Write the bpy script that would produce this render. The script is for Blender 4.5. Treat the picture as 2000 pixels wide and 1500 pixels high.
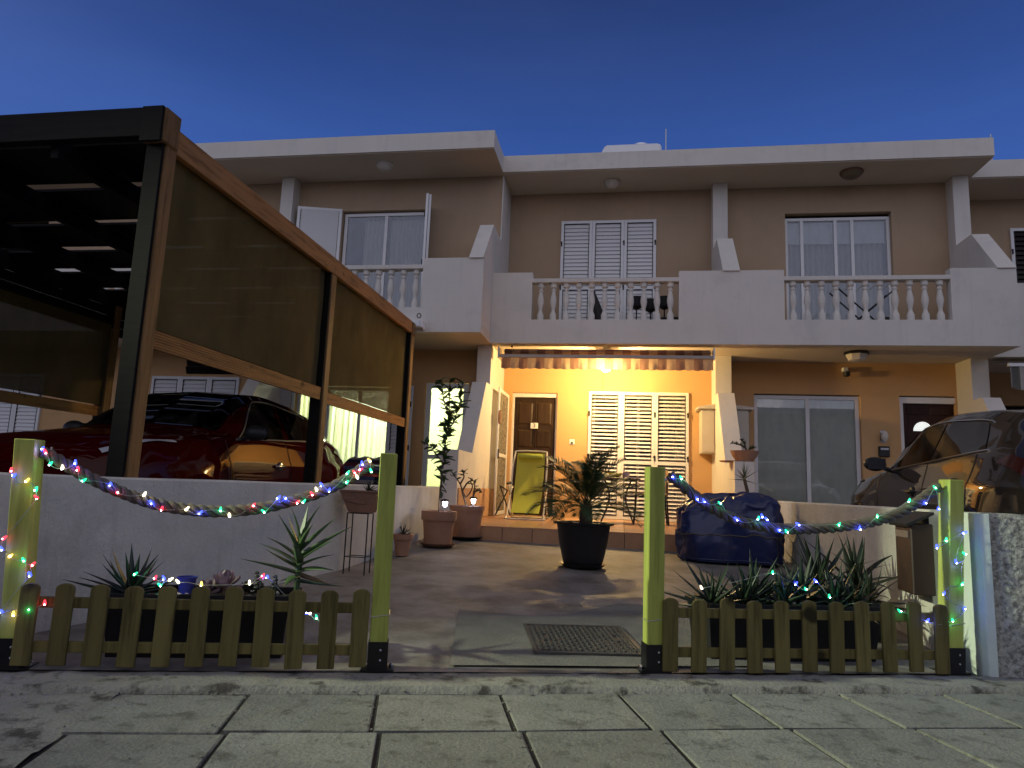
import bpy, bmesh, math, random
from math import sin, cos, pi, radians, sqrt, atan2, hypot
from mathutils import Vector as V, Matrix, Euler, noise as mnoise

for o in list(bpy.data.objects):
    bpy.data.objects.remove(o)
S = bpy.context.scene
COL = S.collection
rnd = random.Random(7)

# ------------------------------------------------------------------ camera
# world frame: X along the house row, Y into the houses, Z up; the camera is the origin
def cam_axes(p, y, r):
    cy, sy, cp, sp = cos(y), sin(y), cos(p), sin(p)
    f = V((-sy * cp, cy * cp, sp)); rt = V((cy, sy, 0)); up = rt.cross(f)
    c, s = cos(r), sin(r)
    return f, rt * c + up * s, up * c - rt * s
F_, R_, U_ = cam_axes(.149, .163, .040)
cd = bpy.data.cameras.new('camera'); cam = bpy.data.objects.new('camera', cd); COL.objects.link(cam)
cd.sensor_fit = 'HORIZONTAL'; cd.sensor_width = 36; cd.lens = 36 * 1345.9 / 2000
cd.clip_start = .05; cd.clip_end = 2000
cam.matrix_world = Matrix(((R_.x, U_.x, -F_.x, 0), (R_.y, U_.y, -F_.y, 0), (R_.z, U_.z, -F_.z, 0), (0, 0, 0, 1)))
S.camera = cam

# ------------------------------------------------------------------ sky, sun, exposure
world = bpy.data.worlds.new('World'); S.world = world; world.use_nodes = True
def build_sky():
    nt = world.node_tree; N = nt.nodes; Lk = nt.links
    bg = N['Background']
    tc = N.new('ShaderNodeTexCoord'); sep = N.new('ShaderNodeSeparateXYZ'); Lk.new(tc.outputs['Generated'], sep.inputs[0])
    def ramp(src, stops):
        r = N.new('ShaderNodeValToRGB'); Lk.new(src, r.inputs[0]); e = r.color_ramp.elements; r.color_ramp.interpolation = 'LINEAR'
        e[0].position = stops[0][0]; e[0].color = stops[0][1] + (1,); e[1].position = stops[-1][0]; e[1].color = stops[-1][1] + (1,)
        for p, c in stops[1:-1]: x = e.new(p); x.color = c + (1,)
        return r.outputs[0]
    def vec(op, a, b):
        n = N.new('ShaderNodeVectorMath'); n.operation = op
        for s, v in zip(n.inputs, (a, b)):
            if isinstance(v, tuple): s.default_value = v
            else: Lk.new(v, s)
        return n.outputs[0]
    # dusk blue by height, and the broad afterglow of the sun that has set behind the camera
    blue = ramp(sep.outputs['Z'], SKY_RAMP)
    back = N.new('ShaderNodeMapRange'); back.inputs[1].default_value = .75; back.inputs[2].default_value = -1.0; back.interpolation_type = 'SMOOTHSTEP'
    Lk.new(sep.outputs['Y'], back.inputs[0])
    glow = vec('MULTIPLY', back.outputs[0], SKY_GLOW)
    sky = N.new('ShaderNodeTexSky'); sky.sky_type = 'NISHITA'; sky.sun_disc = False
    sky.sun_elevation = radians(-4); sky.sun_rotation = radians(180)
    nish = vec('MULTIPLY', sky.outputs[0], (.5, .5, .5))
    # thin veils of cloud over the whole sky
    mp = N.new('ShaderNodeMapping'); mp.inputs['Scale'].default_value = (1.0, 1.6, 4.0); mp.inputs['Rotation'].default_value = (0.2, .35, .5)
    Lk.new(tc.outputs['Generated'], mp.inputs[0])
    nz = N.new('ShaderNodeTexNoise'); nz.inputs['Scale'].default_value = 1.7; nz.inputs['Detail'].default_value = 5; nz.inputs['Roughness'].default_value = .55
    Lk.new(mp.outputs[0], nz.inputs['Vector'])
    veil = vec('MULTIPLY', ramp(nz.outputs[0], [(.42, (0, 0, 0)), (.80, (1, 1, 1))]), (.009, .013, .024))
    Lk.new(vec('ADD', vec('ADD', blue, glow), vec('ADD', veil, nish)), bg.inputs['Color']); bg.inputs['Strength'].default_value = 1.0
SKY_GLOW = (.475, .425, .345)
SKY_RAMP = [(0.0, (.045, .12, .40)), (.30, (.036, .112, .42)), (.44, (.028, .086, .335)), (.53, (.019, .058, .238)), (.62, (.012, .036, .152)), (1.0, (.008, .020, .085))]
build_sky()
sl = bpy.data.lights.new('sun', 'SUN'); sl.energy = .05; sl.angle = radians(25); sl.color = (1, .9, .8)
so = bpy.data.objects.new('sun', sl); COL.objects.link(so); so.rotation_euler = (radians(82), 0, radians(180))
so.rotation_euler = V((0, 1, -.18)).to_track_quat('-Z', 'Y').to_euler()
S.view_settings.view_transform = 'Standard'; S.view_settings.look = 'None'
S.view_settings.exposure = 0; S.view_settings.gamma = 1; S.view_settings.use_curve_mapping = False
S.render.engine = 'CYCLES'
S.cycles.use_denoising = True
S.cycles.max_bounces = 8; S.cycles.diffuse_bounces = 4; S.cycles.glossy_bounces = 3; S.cycles.transparent_max_bounces = 10
S.cycles.sample_clamp_indirect = 4

# ------------------------------------------------------------------ materials
def nodes(name):
    m = bpy.data.materials.new(name); m.use_nodes = True
    return m, m.node_tree.nodes, m.node_tree.links, m.node_tree.nodes['Principled BSDF']
def coord(N, Lk, scale=(1, 1, 1), world_space=False):
    if world_space:
        tc = N.new('ShaderNodeNewGeometry'); out = tc.outputs['Position']
    else:
        tc = N.new('ShaderNodeTexCoord'); out = tc.outputs['Object']
    mp = N.new('ShaderNodeMapping'); mp.inputs['Scale'].default_value = scale
    Lk.new(out, mp.inputs[0]); return mp.outputs[0]
def rampn(N, Lk, src, stops):
    r = N.new('ShaderNodeValToRGB'); Lk.new(src, r.inputs[0]); e = r.color_ramp.elements
    e[0].position = stops[0][0]; e[0].color = tuple(stops[0][1]) + (1,)
    e[1].position = stops[-1][0]; e[1].color = tuple(stops[-1][1]) + (1,)
    for p, c in stops[1:-1]:
        x = e.new(p); x.color = tuple(c) + (1,)
    return r.outputs[0]
def noise_tex(N, Lk, vec, scale, detail=4, rough=.55):
    n = N.new('ShaderNodeTexNoise'); n.inputs['Scale'].default_value = scale; n.inputs['Detail'].default_value = detail
    n.inputs['Roughness'].default_value = rough; Lk.new(vec, n.inputs['Vector']); return n.outputs[0]
def mixc(N, Lk, fac, a, b, mode='MIX'):
    m = N.new('ShaderNodeMix'); m.data_type = 'RGBA'; m.blend_type = mode
    for sock, v in ((m.inputs[0], fac), (m.inputs[6], a), (m.inputs[7], b)):
        if hasattr(v, 'is_linked') or hasattr(v, 'links'):
            Lk.new(v, sock)
        elif isinstance(v, (int, float)):
            sock.default_value = v
        else:
            sock.default_value = tuple(v) + (1,)
    return m.outputs[2]
def sc(c, k): return tuple(min(1, x * k) for x in c)

def M(name, c, rough=.6, var=.18, scale=6, bump=0, bscale=80, metal=0, coat=0, spec=.5, stretch=(1, 1, 1), world_space=False, dirt=None, objvar=0, fine=.0, fscale=220, streak=0):
    m, N, Lk, B = nodes(name)
    v = coord(N, Lk, stretch, world_space)
    n1 = noise_tex(N, Lk, v, scale, 5, .6)
    col = rampn(N, Lk, n1, [(.25, sc(c, 1 - var)), (.75, sc(c, 1 + var))])
    if fine:
        n3 = noise_tex(N, Lk, v, fscale, 2, .7)
        f = rampn(N, Lk, n3, [(.3, (1 - fine,) * 3), (.7, (1 + fine * .6,) * 3)])
        col = mixc(N, Lk, 1.0, col, f, 'MULTIPLY')
    if dirt:
        n2 = noise_tex(N, Lk, v, dirt[1], 6, .68)
        f = rampn(N, Lk, n2, [(dirt[2], (0, 0, 0)), (dirt[2] + dirt[3], (1, 1, 1))])
        col = mixc(N, Lk, f, dirt[0], col)
    if streak:      # rain streaks running down
        ns = noise_tex(N, Lk, coord(N, Lk, (5, 5, .35), world_space), 2.6, 6, .7)
        f = rampn(N, Lk, ns, [(.52, (1, 1, 1)), (.74, (1 - streak,) * 3)])
        col = mixc(N, Lk, 1.0, col, f, 'MULTIPLY')
    if objvar:
        oi = N.new('ShaderNodeObjectInfo')
        f = rampn(N, Lk, oi.outputs['Random'], [(0, (1 - objvar,) * 3), (1, (1 + objvar,) * 3)])
        col = mixc(N, Lk, 1.0, col, f, 'MULTIPLY')
    Lk.new(col, B.inputs['Base Color'])
    r = rampn(N, Lk, n1, [(0, (max(.02, rough - .08),) * 3), (1, (min(1, rough + .08),) * 3)])
    Lk.new(r, B.inputs['Roughness'])
    B.inputs['Metallic'].default_value = metal; B.inputs['Specular IOR Level'].default_value = spec
    if coat:
        B.inputs['Coat Weight'].default_value = coat; B.inputs['Coat Roughness'].default_value = .04
    if bump:
        nb = noise_tex(N, Lk, v, bscale, 4, .65)
        b = N.new('ShaderNodeBump'); b.inputs['Strength'].default_value = bump; b.inputs['Distance'].default_value = .01
        Lk.new(nb, b.inputs['Height']); Lk.new(b.outputs[0], B.inputs['Normal'])
    return m
def wood(name, c, dark, axis=2, rough=.65, knots=.5):
    m, N, Lk, B = nodes(name)
    s = [14, 14, 14]; s[axis] = 1.1
    tc = N.new('ShaderNodeTexCoord'); oi = N.new('ShaderNodeObjectInfo')
    sh = N.new('ShaderNodeVectorMath'); sh.operation = 'MULTIPLY_ADD'; Lk.new(oi.outputs['Random'], sh.inputs[0]); sh.inputs[1].default_value = (9, 7, 5); Lk.new(tc.outputs['Object'], sh.inputs[2])
    mp = N.new('ShaderNodeMapping'); mp.inputs['Scale'].default_value = s; Lk.new(sh.outputs[0], mp.inputs[0])
    g = noise_tex(N, Lk, mp.outputs[0], 2.2, 6, .65)
    col = rampn(N, Lk, g, [(.28, dark), (.5, c), (.78, sc(c, 1.25))])
    k = noise_tex(N, Lk, sh.outputs[0], 5.5, 2, .4)
    kf = rampn(N, Lk, k, [(.70, (0, 0, 0)), (.77, (1, 1, 1))])
    kk = mixc(N, Lk, kf, col, sc(dark, .55))
    ov = rampn(N, Lk, oi.outputs['Random'], [(0, (.76,) * 3), (1, (1.12,) * 3)])
    Lk.new(mixc(N, Lk, 1.0, kk, ov, 'MULTIPLY'), B.inputs['Base Color'])
    B.inputs['Roughness'].default_value = rough; B.inputs['Specular IOR Level'].default_value = .15
    b = N.new('ShaderNodeBump'); b.inputs['Strength'].default_value = .35; b.inputs['Distance'].default_value = .004
    Lk.new(g, b.inputs['Height']); Lk.new(b.outputs[0], B.inputs['Normal'])
    return m
def emit(name, c, strength):
    m, N, Lk, B = nodes(name)
    B.inputs['Base Color'].default_value = tuple(sc(c, .6)) + (1,)
    B.inputs['Emission Color'].default_value = tuple(c) + (1,); B.inputs['Emission Strength'].default_value = strength
    return m
def glass(name, tint=(.93, .94, .92), refl=1.0):
    m, N, Lk, B = nodes(name); N.remove(B)
    t = N.new('ShaderNodeBsdfTransparent'); t.inputs[0].default_value = tint + (1,)
    g = N.new('ShaderNodeBsdfGlossy'); g.inputs['Roughness'].default_value = .015; g.inputs['Color'].default_value = (1, 1, 1, 1)
    fr = N.new('ShaderNodeFresnel'); fr.inputs['IOR'].default_value = 1.5
    mm = N.new('ShaderNodeMath'); mm.operation = 'MULTIPLY'; mm.use_clamp = True; mm.inputs[1].default_value = 1.8 * refl; Lk.new(fr.outputs[0], mm.inputs[0])
    mx = N.new('ShaderNodeMixShader'); Lk.new(mm.outputs[0], mx.inputs[0]); Lk.new(t.outputs[0], mx.inputs[1]); Lk.new(g.outputs[0], mx.inputs[2])
    # faint streaks and dust
    v = coord(N, Lk, (3, 3, 1)); d = noise_tex(N, Lk, v, 3, 5, .6); f = rampn(N, Lk, d, [(.45, (0, 0, 0)), (.9, (.10,) * 3)])
    df = N.new('ShaderNodeBsdfDiffuse'); df.inputs[0].default_value = (.5, .5, .48, 1)
    m2 = N.new('ShaderNodeMixShader'); Lk.new(f, m2.inputs[0]); Lk.new(mx.outputs[0], m2.inputs[1]); Lk.new(df.outputs[0], m2.inputs[2])
    Lk.new(m2.outputs[0], N['Material Output'].inputs[0])
    return m
def cloth(name, c, trans=.4, see=0.0, var=.12, scale=12, stretch=(1, 1, 1), weave=0):
    m, N, Lk, B = nodes(name); N.remove(B)
    v = coord(N, Lk, stretch); n = noise_tex(N, Lk, v, scale, 4, .6)
    col = rampn(N, Lk, n, [(.25, sc(c, 1 - var)), (.75, sc(c, 1 + var))])
    d = N.new('ShaderNodeBsdfDiffuse'); Lk.new(col, d.inputs[0])
    t = N.new('ShaderNodeBsdfTranslucent'); Lk.new(col, t.inputs[0])
    mx = N.new('ShaderNodeMixShader'); mx.inputs[0].default_value = trans; Lk.new(d.outputs[0], mx.inputs[1]); Lk.new(t.outputs[0], mx.inputs[2])
    out = mx.outputs[0]
    if see:
        tr = N.new('ShaderNodeBsdfTransparent'); m2 = N.new('ShaderNodeMixShader')
        if weave:
            vo = noise_tex(N, Lk, coord(N, Lk, (1, 1, 1)), weave, 1, .5)
            f = rampn(N, Lk, vo, [(.40, (see * .4,) * 3), (.62, (min(1, see * 1.6),) * 3)]); Lk.new(f, m2.inputs[0])
        else:
            m2.inputs[0].default_value = see
        Lk.new(out, m2.inputs[1]); Lk.new(tr.outputs[0], m2.inputs[2]); out = m2.outputs[0]
    Lk.new(out, N['Material Output'].inputs[0])
    return m
def stripes(name, cols, width, axis=0, trans=.0, rough=.8):
    m, N, Lk, B = nodes(name)
    tc = N.new('ShaderNodeTexCoord'); sp = N.new('ShaderNodeSeparateXYZ'); Lk.new(tc.outputs['Object'], sp.inputs[0])
    dv = N.new('ShaderNodeMath'); dv.operation = 'DIVIDE'; Lk.new(sp.outputs[axis], dv.inputs[0]); dv.inputs[1].default_value = width * len(cols)
    fr = N.new('ShaderNodeMath'); fr.operation = 'FRACT'; Lk.new(dv.outputs[0], fr.inputs[0])
    r = N.new('ShaderNodeValToRGB'); r.color_ramp.interpolation = 'CONSTANT'; Lk.new(fr.outputs[0], r.inputs[0])
    e = r.color_ramp.elements; e[0].position = 0; e[0].color = cols[0] + (1,); e[1].position = 1 / len(cols); e[1].color = cols[1] + (1,)
    for i, c in enumerate(cols[2:], 2):
        x = e.new(i / len(cols)); x.color = c + (1,)
    n = noise_tex(N, Lk, tc.outputs['Object'], 40, 3, .6); f = rampn(N, Lk, n, [(.2, (.8,) * 3), (.8, (1.15,) * 3)])
    col = mixc(N, Lk, 1.0, r.outputs[0], f, 'MULTIPLY')
    Lk.new(col, B.inputs['Base Color']); B.inputs['Roughness'].default_value = rough
    if trans:
        t = N.new('ShaderNodeBsdfTranslucent'); Lk.new(col, t.inputs[0]); mx = N.new('ShaderNodeMixShader'); mx.inputs[0].default_value = trans
        Lk.new(B.outputs[0], mx.inputs[1]); Lk.new(t.outputs[0], mx.inputs[2]); Lk.new(mx.outputs[0], N['Material Output'].inputs[0])
    return m

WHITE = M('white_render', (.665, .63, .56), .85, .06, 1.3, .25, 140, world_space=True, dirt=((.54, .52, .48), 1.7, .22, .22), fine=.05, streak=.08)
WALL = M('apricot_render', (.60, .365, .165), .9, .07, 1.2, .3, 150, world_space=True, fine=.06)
DUSKWALL = M('dusk_shaded_render', (.42, .30, .19), .9, .09, 1.2, .3, 150, world_space=True, fine=.06, streak=.06)  # the apricot wall render again, with dusk shade put into its colour
SOFFIT = M('soffit_render', (.62, .54, .43), .9, .06, 1.5, .15, 120, world_space=True)
ROUGHWALL = M('garden_wall_render', (.62, .60, .53), .9, .12, 2.2, .7, 40, world_space=True, dirt=((.46, .45, .39), 2.6, .26, .22), fine=.12, streak=.18)
ALU = M('white_aluminium', (.74, .74, .72), .35, .04, 4)
SEAL = M('black_rubber_seal', (.012, .012, .013), .6, .1, 9)
GLASS = glass('window_glass'); GLASS_DARK = glass('tinted_car_glass', (.08, .085, .085), .5)
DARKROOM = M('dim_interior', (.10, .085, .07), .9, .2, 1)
CURTAIN = cloth('white_curtain', (.80, .82, .76), .72, 0, .08, 5, (14, 14, .4))
BLIND = cloth('roller_blind', (.66, .68, .72), .4, 0, .05, 4)
DOORWOOD = wood('dark_door_wood', (.042, .025, .015), (.022, .012, .008), 2, .4)
DOORDARK = wood('mahogany_door_wood', (.040, .016, .012), (.018, .007, .006), 2, .4)
BLACKMETAL = M('black_metal', (.012, .012, .014), .4, .2, 20, metal=.4)
STEEL = M('galvanised_steel', (.45, .46, .47), .35, .15, 9, metal=.9)
CHROME = M('bright_metal', (.6, .6, .6), .18, .05, 9, metal=1)
PINE = wood('treated_pine', (.40, .45, .10), (.26, .30, .065), 2, .7)
PICKET = wood('weathered_pine_picket', (.155, .132, .047), (.055, .047, .018), 2, .75)
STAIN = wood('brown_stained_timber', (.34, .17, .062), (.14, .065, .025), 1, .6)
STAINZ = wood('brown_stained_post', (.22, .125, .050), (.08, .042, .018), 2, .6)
BLACKWOOD = wood('black_timber', (.007, .006, .005), (.003, .003, .003), 0, .7)
SCREEN = cloth('olive_shade_cloth', (.105, .082, .036), .12, .035, .25, 3, (1, 1, .5), weave=260)
SLAB = M('paving_slab', (.20, .203, .178), .85, .2, 3.5, .6, 60, world_space=True, dirt=((.09, .09, .075), 9, .34, .14), objvar=.16, fine=.30, fscale=120)
BED = M('joint_dirt', (.022, .020, .017), .95, .4, 20, .6, 60, world_space=True)
KERB = M('kerb_concrete', (.235, .232, .20), .9, .22, 5, .7, 45, world_space=True, dirt=((.055, .05, .042), 7, .36, .12), fine=.22, fscale=130)
YARD = M('yard_concrete', (.265, .245, .225), .62, .20, 2.2, .3, 50, world_space=True, dirt=((.13, .115, .10), 2.6, .38, .22), fine=.14, fscale=120)
PATCH = M('patch_concrete', (.17, .165, .15), .85, .2, 5, .6, 60, world_space=True, fine=.3, fscale=150)
ROAD = M('asphalt', (.05, .05, .052), .9, .2, 8, .5, 90, world_space=True)
TILE = M('terracotta_tile', (.44, .24, .13), .30, .16, 5, .08, 40, objvar=.10)
GROUT = M('tile_grout', (.16, .12, .09), .9, .15, 12)
STONE = M('peach_stone_tile', (.50, .30, .17), .75, .30, 26, .5, 60, fine=.25, fscale=90)
TERRA = M('terracotta_pot', (.36, .19, .115), .8, .16, 6, .2, 70, fine=.1)
TERRADARK = M('brown_clay', (.20, .10, .06), .7, .2, 8, .2, 60)
MIRROR = M('dark_mirror', (.012, .013, .018), .18, .1, 5)
PLASTIC = M('black_plastic', (.010, .010, .011), .42, .15, 10)
SOIL = M('potting_soil', (.035, .024, .017), .95, .4, 40, .9, 60)
ROUGHCAST = M('roughcast', (.42, .43, .39), .95, .35, 30, 1.0, 75, world_space=True, dirt=((.19, .19, .17), 42, .40, .14))
MINT = M('painted_render_edge', (.60, .68, .62), .85, .1, 6, .3, 60, world_space=True)
BROWNBOX = M('brown_letterbox', (.034, .017, .013), .45, .15, 8)
CREAMBOX = M('cream_cabinet', (.56, .50, .40), .6, .06, 5)
ALOE = M('aloe_leaf', (.045, .085, .030), .42, .3, 7, objvar=.25)
ALOEDARK = M('dark_succulent_leaf', (.014, .027, .014), .45, .3, 7, objvar=.3)
DRYLEAF = M('dry_leaf', (.20, .14, .07), .8, .3, 8, objvar=.2)
CITRUS = M('citrus_leaf', (.035, .080, .022), .35, .3, 9, objvar=.35)
PALM = M('palm_leaflet', (.040, .078, .022), .5, .3, 9, objvar=.25)
BARK = M('bark', (.11, .078, .05), .9, .3, 25, .6, 60)
KALE = M('mauve_rosette_leaf', (.26, .19, .22), .6, .3, 12, objvar=.25)
PEBBLE = M('pale_pebble', (.50, .48, .44), .7, .2, 9, objvar=.25)
TARP = M('navy_tarpaulin', (.006, .015, .080), .30, .2, 5, .15, 14, spec=.6)
LIME = cloth('lime_mesh_fabric', (.42, .47, .085), .25, .0, .08, 60)
BLUEPOT = M('blue_glazed_pot', (.04, .05, .30), .3, .1, 8)
ROPE = M('manila_rope', (.12, .10, .075), .9, .3, 35, .7, 120)
WIRE = M('clear_wire', (.30, .34, .30), .3, .1, 9)
CASTIRON = M('cast_iron', (.062, .058, .056), .6, .3, 16, .3, 70)
AWN = stripes('awning_stripes', [(.235, .135, .095), (.42, .30, .19)], .134, 0, .3)
AWN5 = stripes('grey_awning_stripes', [(.12, .12, .10), (.42, .40, .36)], .11, 0, .2)
THROW = stripes('striped_throw', [(.20, .015, .02), (.02, .02, .03), (.34, .30, .26), (.05, .06, .13), (.28, .04, .03), (.03, .03, .04), (.10, .12, .22)], .047, 2)
WICKER = M('wicker', (.40, .27, .15), .7, .35, 45, .8, 90)
NAVYCAB = M('bronze_car_paint', (.032, .027, .022), .45, .03, 2, coat=1.0, spec=.0)
REDPAINT = M('red_car_paint', (.045, .0014, .001), .45, .03, 2, coat=.5, spec=.0)
RUBBER = M('tyre_rubber', (.014, .014, .014), .8, .15, 20)
BODYBLACK = M('black_trim', (.010, .010, .010), .5, .1, 10)
TAILRED = M('red_lamp_lens', (.045, .003, .003), .12, .05, 9, coat=.6)
LENS = M('clear_lamp_lens', (.55, .56, .58), .1, .05, 9, coat=.6)
ROOMWALL = M('lit_room_wall', (.62, .66, .46), .9, .03, 2)
PLATE = M('white_enamel', (.8, .8, .78), .3, .03, 6)
BULB = {'b': emit('blue_bulb', (.05, .09, 1.0), 3.2), 'g': emit('green_bulb', (.03, .80, .36), 1.5), 'r': emit('red_bulb', (1, .05, .08), 1.9),
        'w': emit('warm_white_bulb', (1, .85, .55), 3.5), 'y': emit('yellow_bulb', (1, .66, .12), 2.6)}
BULB_LIGHT = {'b': ((.05, .07, 1), .11), 'g': ((.02, .9, .4), .035), 'r': ((1, .03, .05), .028), 'w': ((1, .82, .5), .02), 'y': ((1, .62, .1), .02)}
CORE = emit('bulb_core_glow', (.9, .92, 1), 30)
LED = emit('white_led', (.86, .86, 1), 30)
PORCH = emit('porch_lamp_glow', (1, .76, .36), 42)
WARMWHITE = emit('door_fanlight_glow', (.95, 1, .95), .8)
UNLIT = M('frosted_lamp_glass', (.62, .58, .50), .35, .05, 5)
UNLITDARK = M('amber_lamp_glass', (.16, .12, .07), .3, .1, 5)

# ------------------------------------------------------------------ mesh builder
class MB:
    def __init__(s): s.v = []; s.f = []
    def add(s, vs, fs):
        b = len(s.v); s.v += [V(p) for p in vs]; s.f += [tuple(b + i for i in f) for f in fs]; return s
    def box(s, x0, x1, y0, y1, z0, z1):
        return s.add([(x0, y0, z0), (x1, y0, z0), (x1, y1, z0), (x0, y1, z0), (x0, y0, z1), (x1, y0, z1), (x1, y1, z1), (x0, y1, z1)],
                     [(0, 3, 2, 1), (4, 5, 6, 7), (0, 1, 5, 4), (1, 2, 6, 5), (2, 3, 7, 6), (3, 0, 4, 7)])
    def obox(s, c, u, w, q):   # centre and three half-axis vectors
        c, u, w, q = V(c), V(u), V(w), V(q)
        return s.add([c - u - w - q, c + u - w - q, c + u + w - q, c - u + w - q, c - u - w + q, c + u - w + q, c + u + w + q, c - u + w + q],
                     [(0, 3, 2, 1), (4, 5, 6, 7), (0, 1, 5, 4), (1, 2, 6, 5), (2, 3, 7, 6), (3, 0, 4, 7)])
    def beam(s, a, b, w, h, up=(0, 0, 1)):
        a, b = V(a), V(b); d = b - a; t = d.normalized(); sd = t.cross(V(up)).normalized(); q = sd.cross(t)
        return s.obox((a + b) / 2, d / 2, sd * w / 2, q * h / 2)
    def prism(s, pts, ext):    # polygon of 3D points pushed along ext
        n = len(pts); e = V(ext); P = [V(p) for p in pts]
        return s.add(P + [p + e for p in P], [tuple(range(n - 1, -1, -1)), tuple(range(n, 2 * n))] + [(i, (i + 1) % n, n + (i + 1) % n, n + i) for i in range(n)])
    def tube(s, pts, r, seg=8, cap=True, close=False):
        P = [V(p) for p in pts]; n = len(P); R = r if hasattr(r, '__len__') else [r] * n
        b = len(s.v); prev = None
        for i, p in enumerate(P):
            a = P[(i - 1) % n] if close else P[max(0, i - 1)]; c = P[(i + 1) % n] if close else P[min(n - 1, i + 1)]
            t = (c - a); t = t.normalized() if t.length > 1e-9 else V((0, 0, 1))
            if prev is None:
                u = t.cross(V((0, 0, 1))) if abs(t.z) < .9 else t.cross(V((1, 0, 0)))
            else:
                u = prev - t * prev.dot(t)
            u.normalize(); prev = u; w = t.cross(u)
            for k in range(seg):
                a_ = 2 * pi * k / seg; s.v.append(p + (u * cos(a_) + w * sin(a_)) * R[i])
        for i in range(n if close else n - 1):
            j = (i + 1) % n
            for k in range(seg):
                l = (k + 1) % seg; s.f.append((b + i * seg + k, b + i * seg + l, b + j * seg + l, b + j * seg + k))
        if cap and not close:
            s.f.append(tuple(b + k for k in range(seg - 1, -1, -1))); s.f.append(tuple(b + (n - 1) * seg + k for k in range(seg)))
        return s
    def lathe(s, prof, c=(0, 0, 0), seg=20, axis='Z', sq=0):
        c = V(c); b = len(s.v); n = len(prof)
        for r, z in prof:
            for k in range(seg):
                a = 2 * pi * (k + (.5 if sq else 0)) / seg
                x, y = r * cos(a), r * sin(a)
                s.v.append(c + (V((x, y, z)) if axis == 'Z' else V((z, x, y)) if axis == 'X' else V((x, z, y))))
        for i in range(n - 1):
            for k in range(seg):
                l = (k + 1) % seg; s.f.append((b + i * seg + k, b + i * seg + l, b + (i + 1) * seg + l, b + (i + 1) * seg + k))
        if prof[0][0] > 1e-6: s.f.append(tuple(b + k for k in range(seg - 1, -1, -1)))
        if prof[-1][0] > 1e-6: s.f.append(tuple(b + (n - 1) * seg + k for k in range(seg)))
        return s
    def ball(s, c, r, seg=10, rings=7, sx=1, sy=1, sz=1):
        c = V(c); b = len(s.v)
        for i in range(rings + 1):
            th = pi * i / rings
            for k in range(seg):
                a = 2 * pi * k / seg; s.v.append(c + V((r * sx * sin(th) * cos(a), r * sy * sin(th) * sin(a), r * sz * cos(th))))
        for i in range(rings):
            for k in range(seg):
                l = (k + 1) % seg; s.f.append((b + i * seg + k, b + (i + 1) * seg + k, b + (i + 1) * seg + l, b + i * seg + l))
        return s
    def grid(s, fn, nu, nv):
        b = len(s.v)
        for i in range(nu + 1):
            for j in range(nv + 1): s.v.append(V(fn(i / nu, j / nv)))
        for i in range(nu):
            for j in range(nv):
                q = b + i * (nv + 1) + j; s.f.append((q, q + nv + 1, q + nv + 2, q + 1))
        return s

ORI = {}
def mesh(name, mb, mat, ori=(0, 0, 0), smooth=False, bevel=0):
    o = V(ori); me = bpy.data.meshes.new(name)
    me.from_pydata([p - o for p in mb.v], [], mb.f)
    bm = bmesh.new(); bm.from_mesh(me)
    bmesh.ops.remove_doubles(bm, verts=bm.verts, dist=1e-5)
    bmesh.ops.recalc_face_normals(bm, faces=bm.faces)
    if bevel:
        ed = [e for e in bm.edges if len(e.link_faces) == 2 and e.calc_face_angle(0) > .6]
        bmesh.ops.bevel(bm, geom=ed, offset=bevel, segments=1, affect='EDGES', clamp_overlap=True)
    bm.to_mesh(me); bm.free()
    if smooth:
        me.shade_smooth()
        if smooth != 'all':
            me.set_sharp_from_angle(angle=radians(40))
    me.materials.append(mat)
    return me
def put(name, me, parent=None, at=None, rot=None, scale=None):
    o = bpy.data.objects.new(name, me); COL.objects.link(o)
    base = ORI[parent.name] if parent else V((0, 0, 0))
    w = V(at) if at is not None else V(base)
    if parent: o.parent = parent
    o.location = w - base
    if rot is not None: o.rotation_euler = rot
    if scale is not None: o.scale = (scale,) * 3 if isinstance(scale, (int, float)) else scale
    ORI[o.name] = w
    return o
def obj(name, mb, mat, parent=None, at=None, smooth=False, bevel=0):
    w = ORI[parent.name] if parent else V(at if at is not None else (0, 0, 0))
    return put(name, mesh(name, mb, mat, w, smooth, bevel), parent, w)
def tag(o, label, cat, group=None):
    o['label'] = label; o['category'] = cat
    if group: o['group'] = group
    return o
def thing(name, label, cat, at=(0, 0, 0), group=None):
    o = bpy.data.objects.new(name, None); COL.objects.link(o); o.location = at; o.empty_display_size = .1
    ORI[o.name] = V(at); return tag(o, label, cat, group)
def structure(o): o['kind'] = 'structure'; return o
def copies(o, parent, at, rot=None, scale=None):
    c = o.copy(); COL.objects.link(c); c.parent = parent; base = ORI[parent.name] if parent else V((0, 0, 0))
    c.location = V(at) - base; ORI[c.name] = V(at)
    if rot is not None: c.rotation_euler = rot
    if scale is not None: c.scale = (scale,) * 3 if isinstance(scale, (int, float)) else scale
    return c
def move_all(root, at, rz=0):
    root.location = at; root.rotation_euler = (0, 0, rz)

# fence frame: A is the foot of the left post line, T along the pavement, N into the yard
A = V((-2.548, 2.755, 0)); T = V((.95673, .29098, 0)); Nn = V((-.29098, .95673, 0)); Z = V((0, 0, 1))
FA = atan2(T.y, T.x)
def fp(t, n, z): return A + T * t + Nn * n + Z * z
def yz(x, y): return -1.0245 - .0142 * x + .0466 * y       # the drive rises towards the house
TZ = -.46                                                    # terrace level
PORCH_W, ROOM_W, STREET_W = 430, 330, 9500
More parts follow.
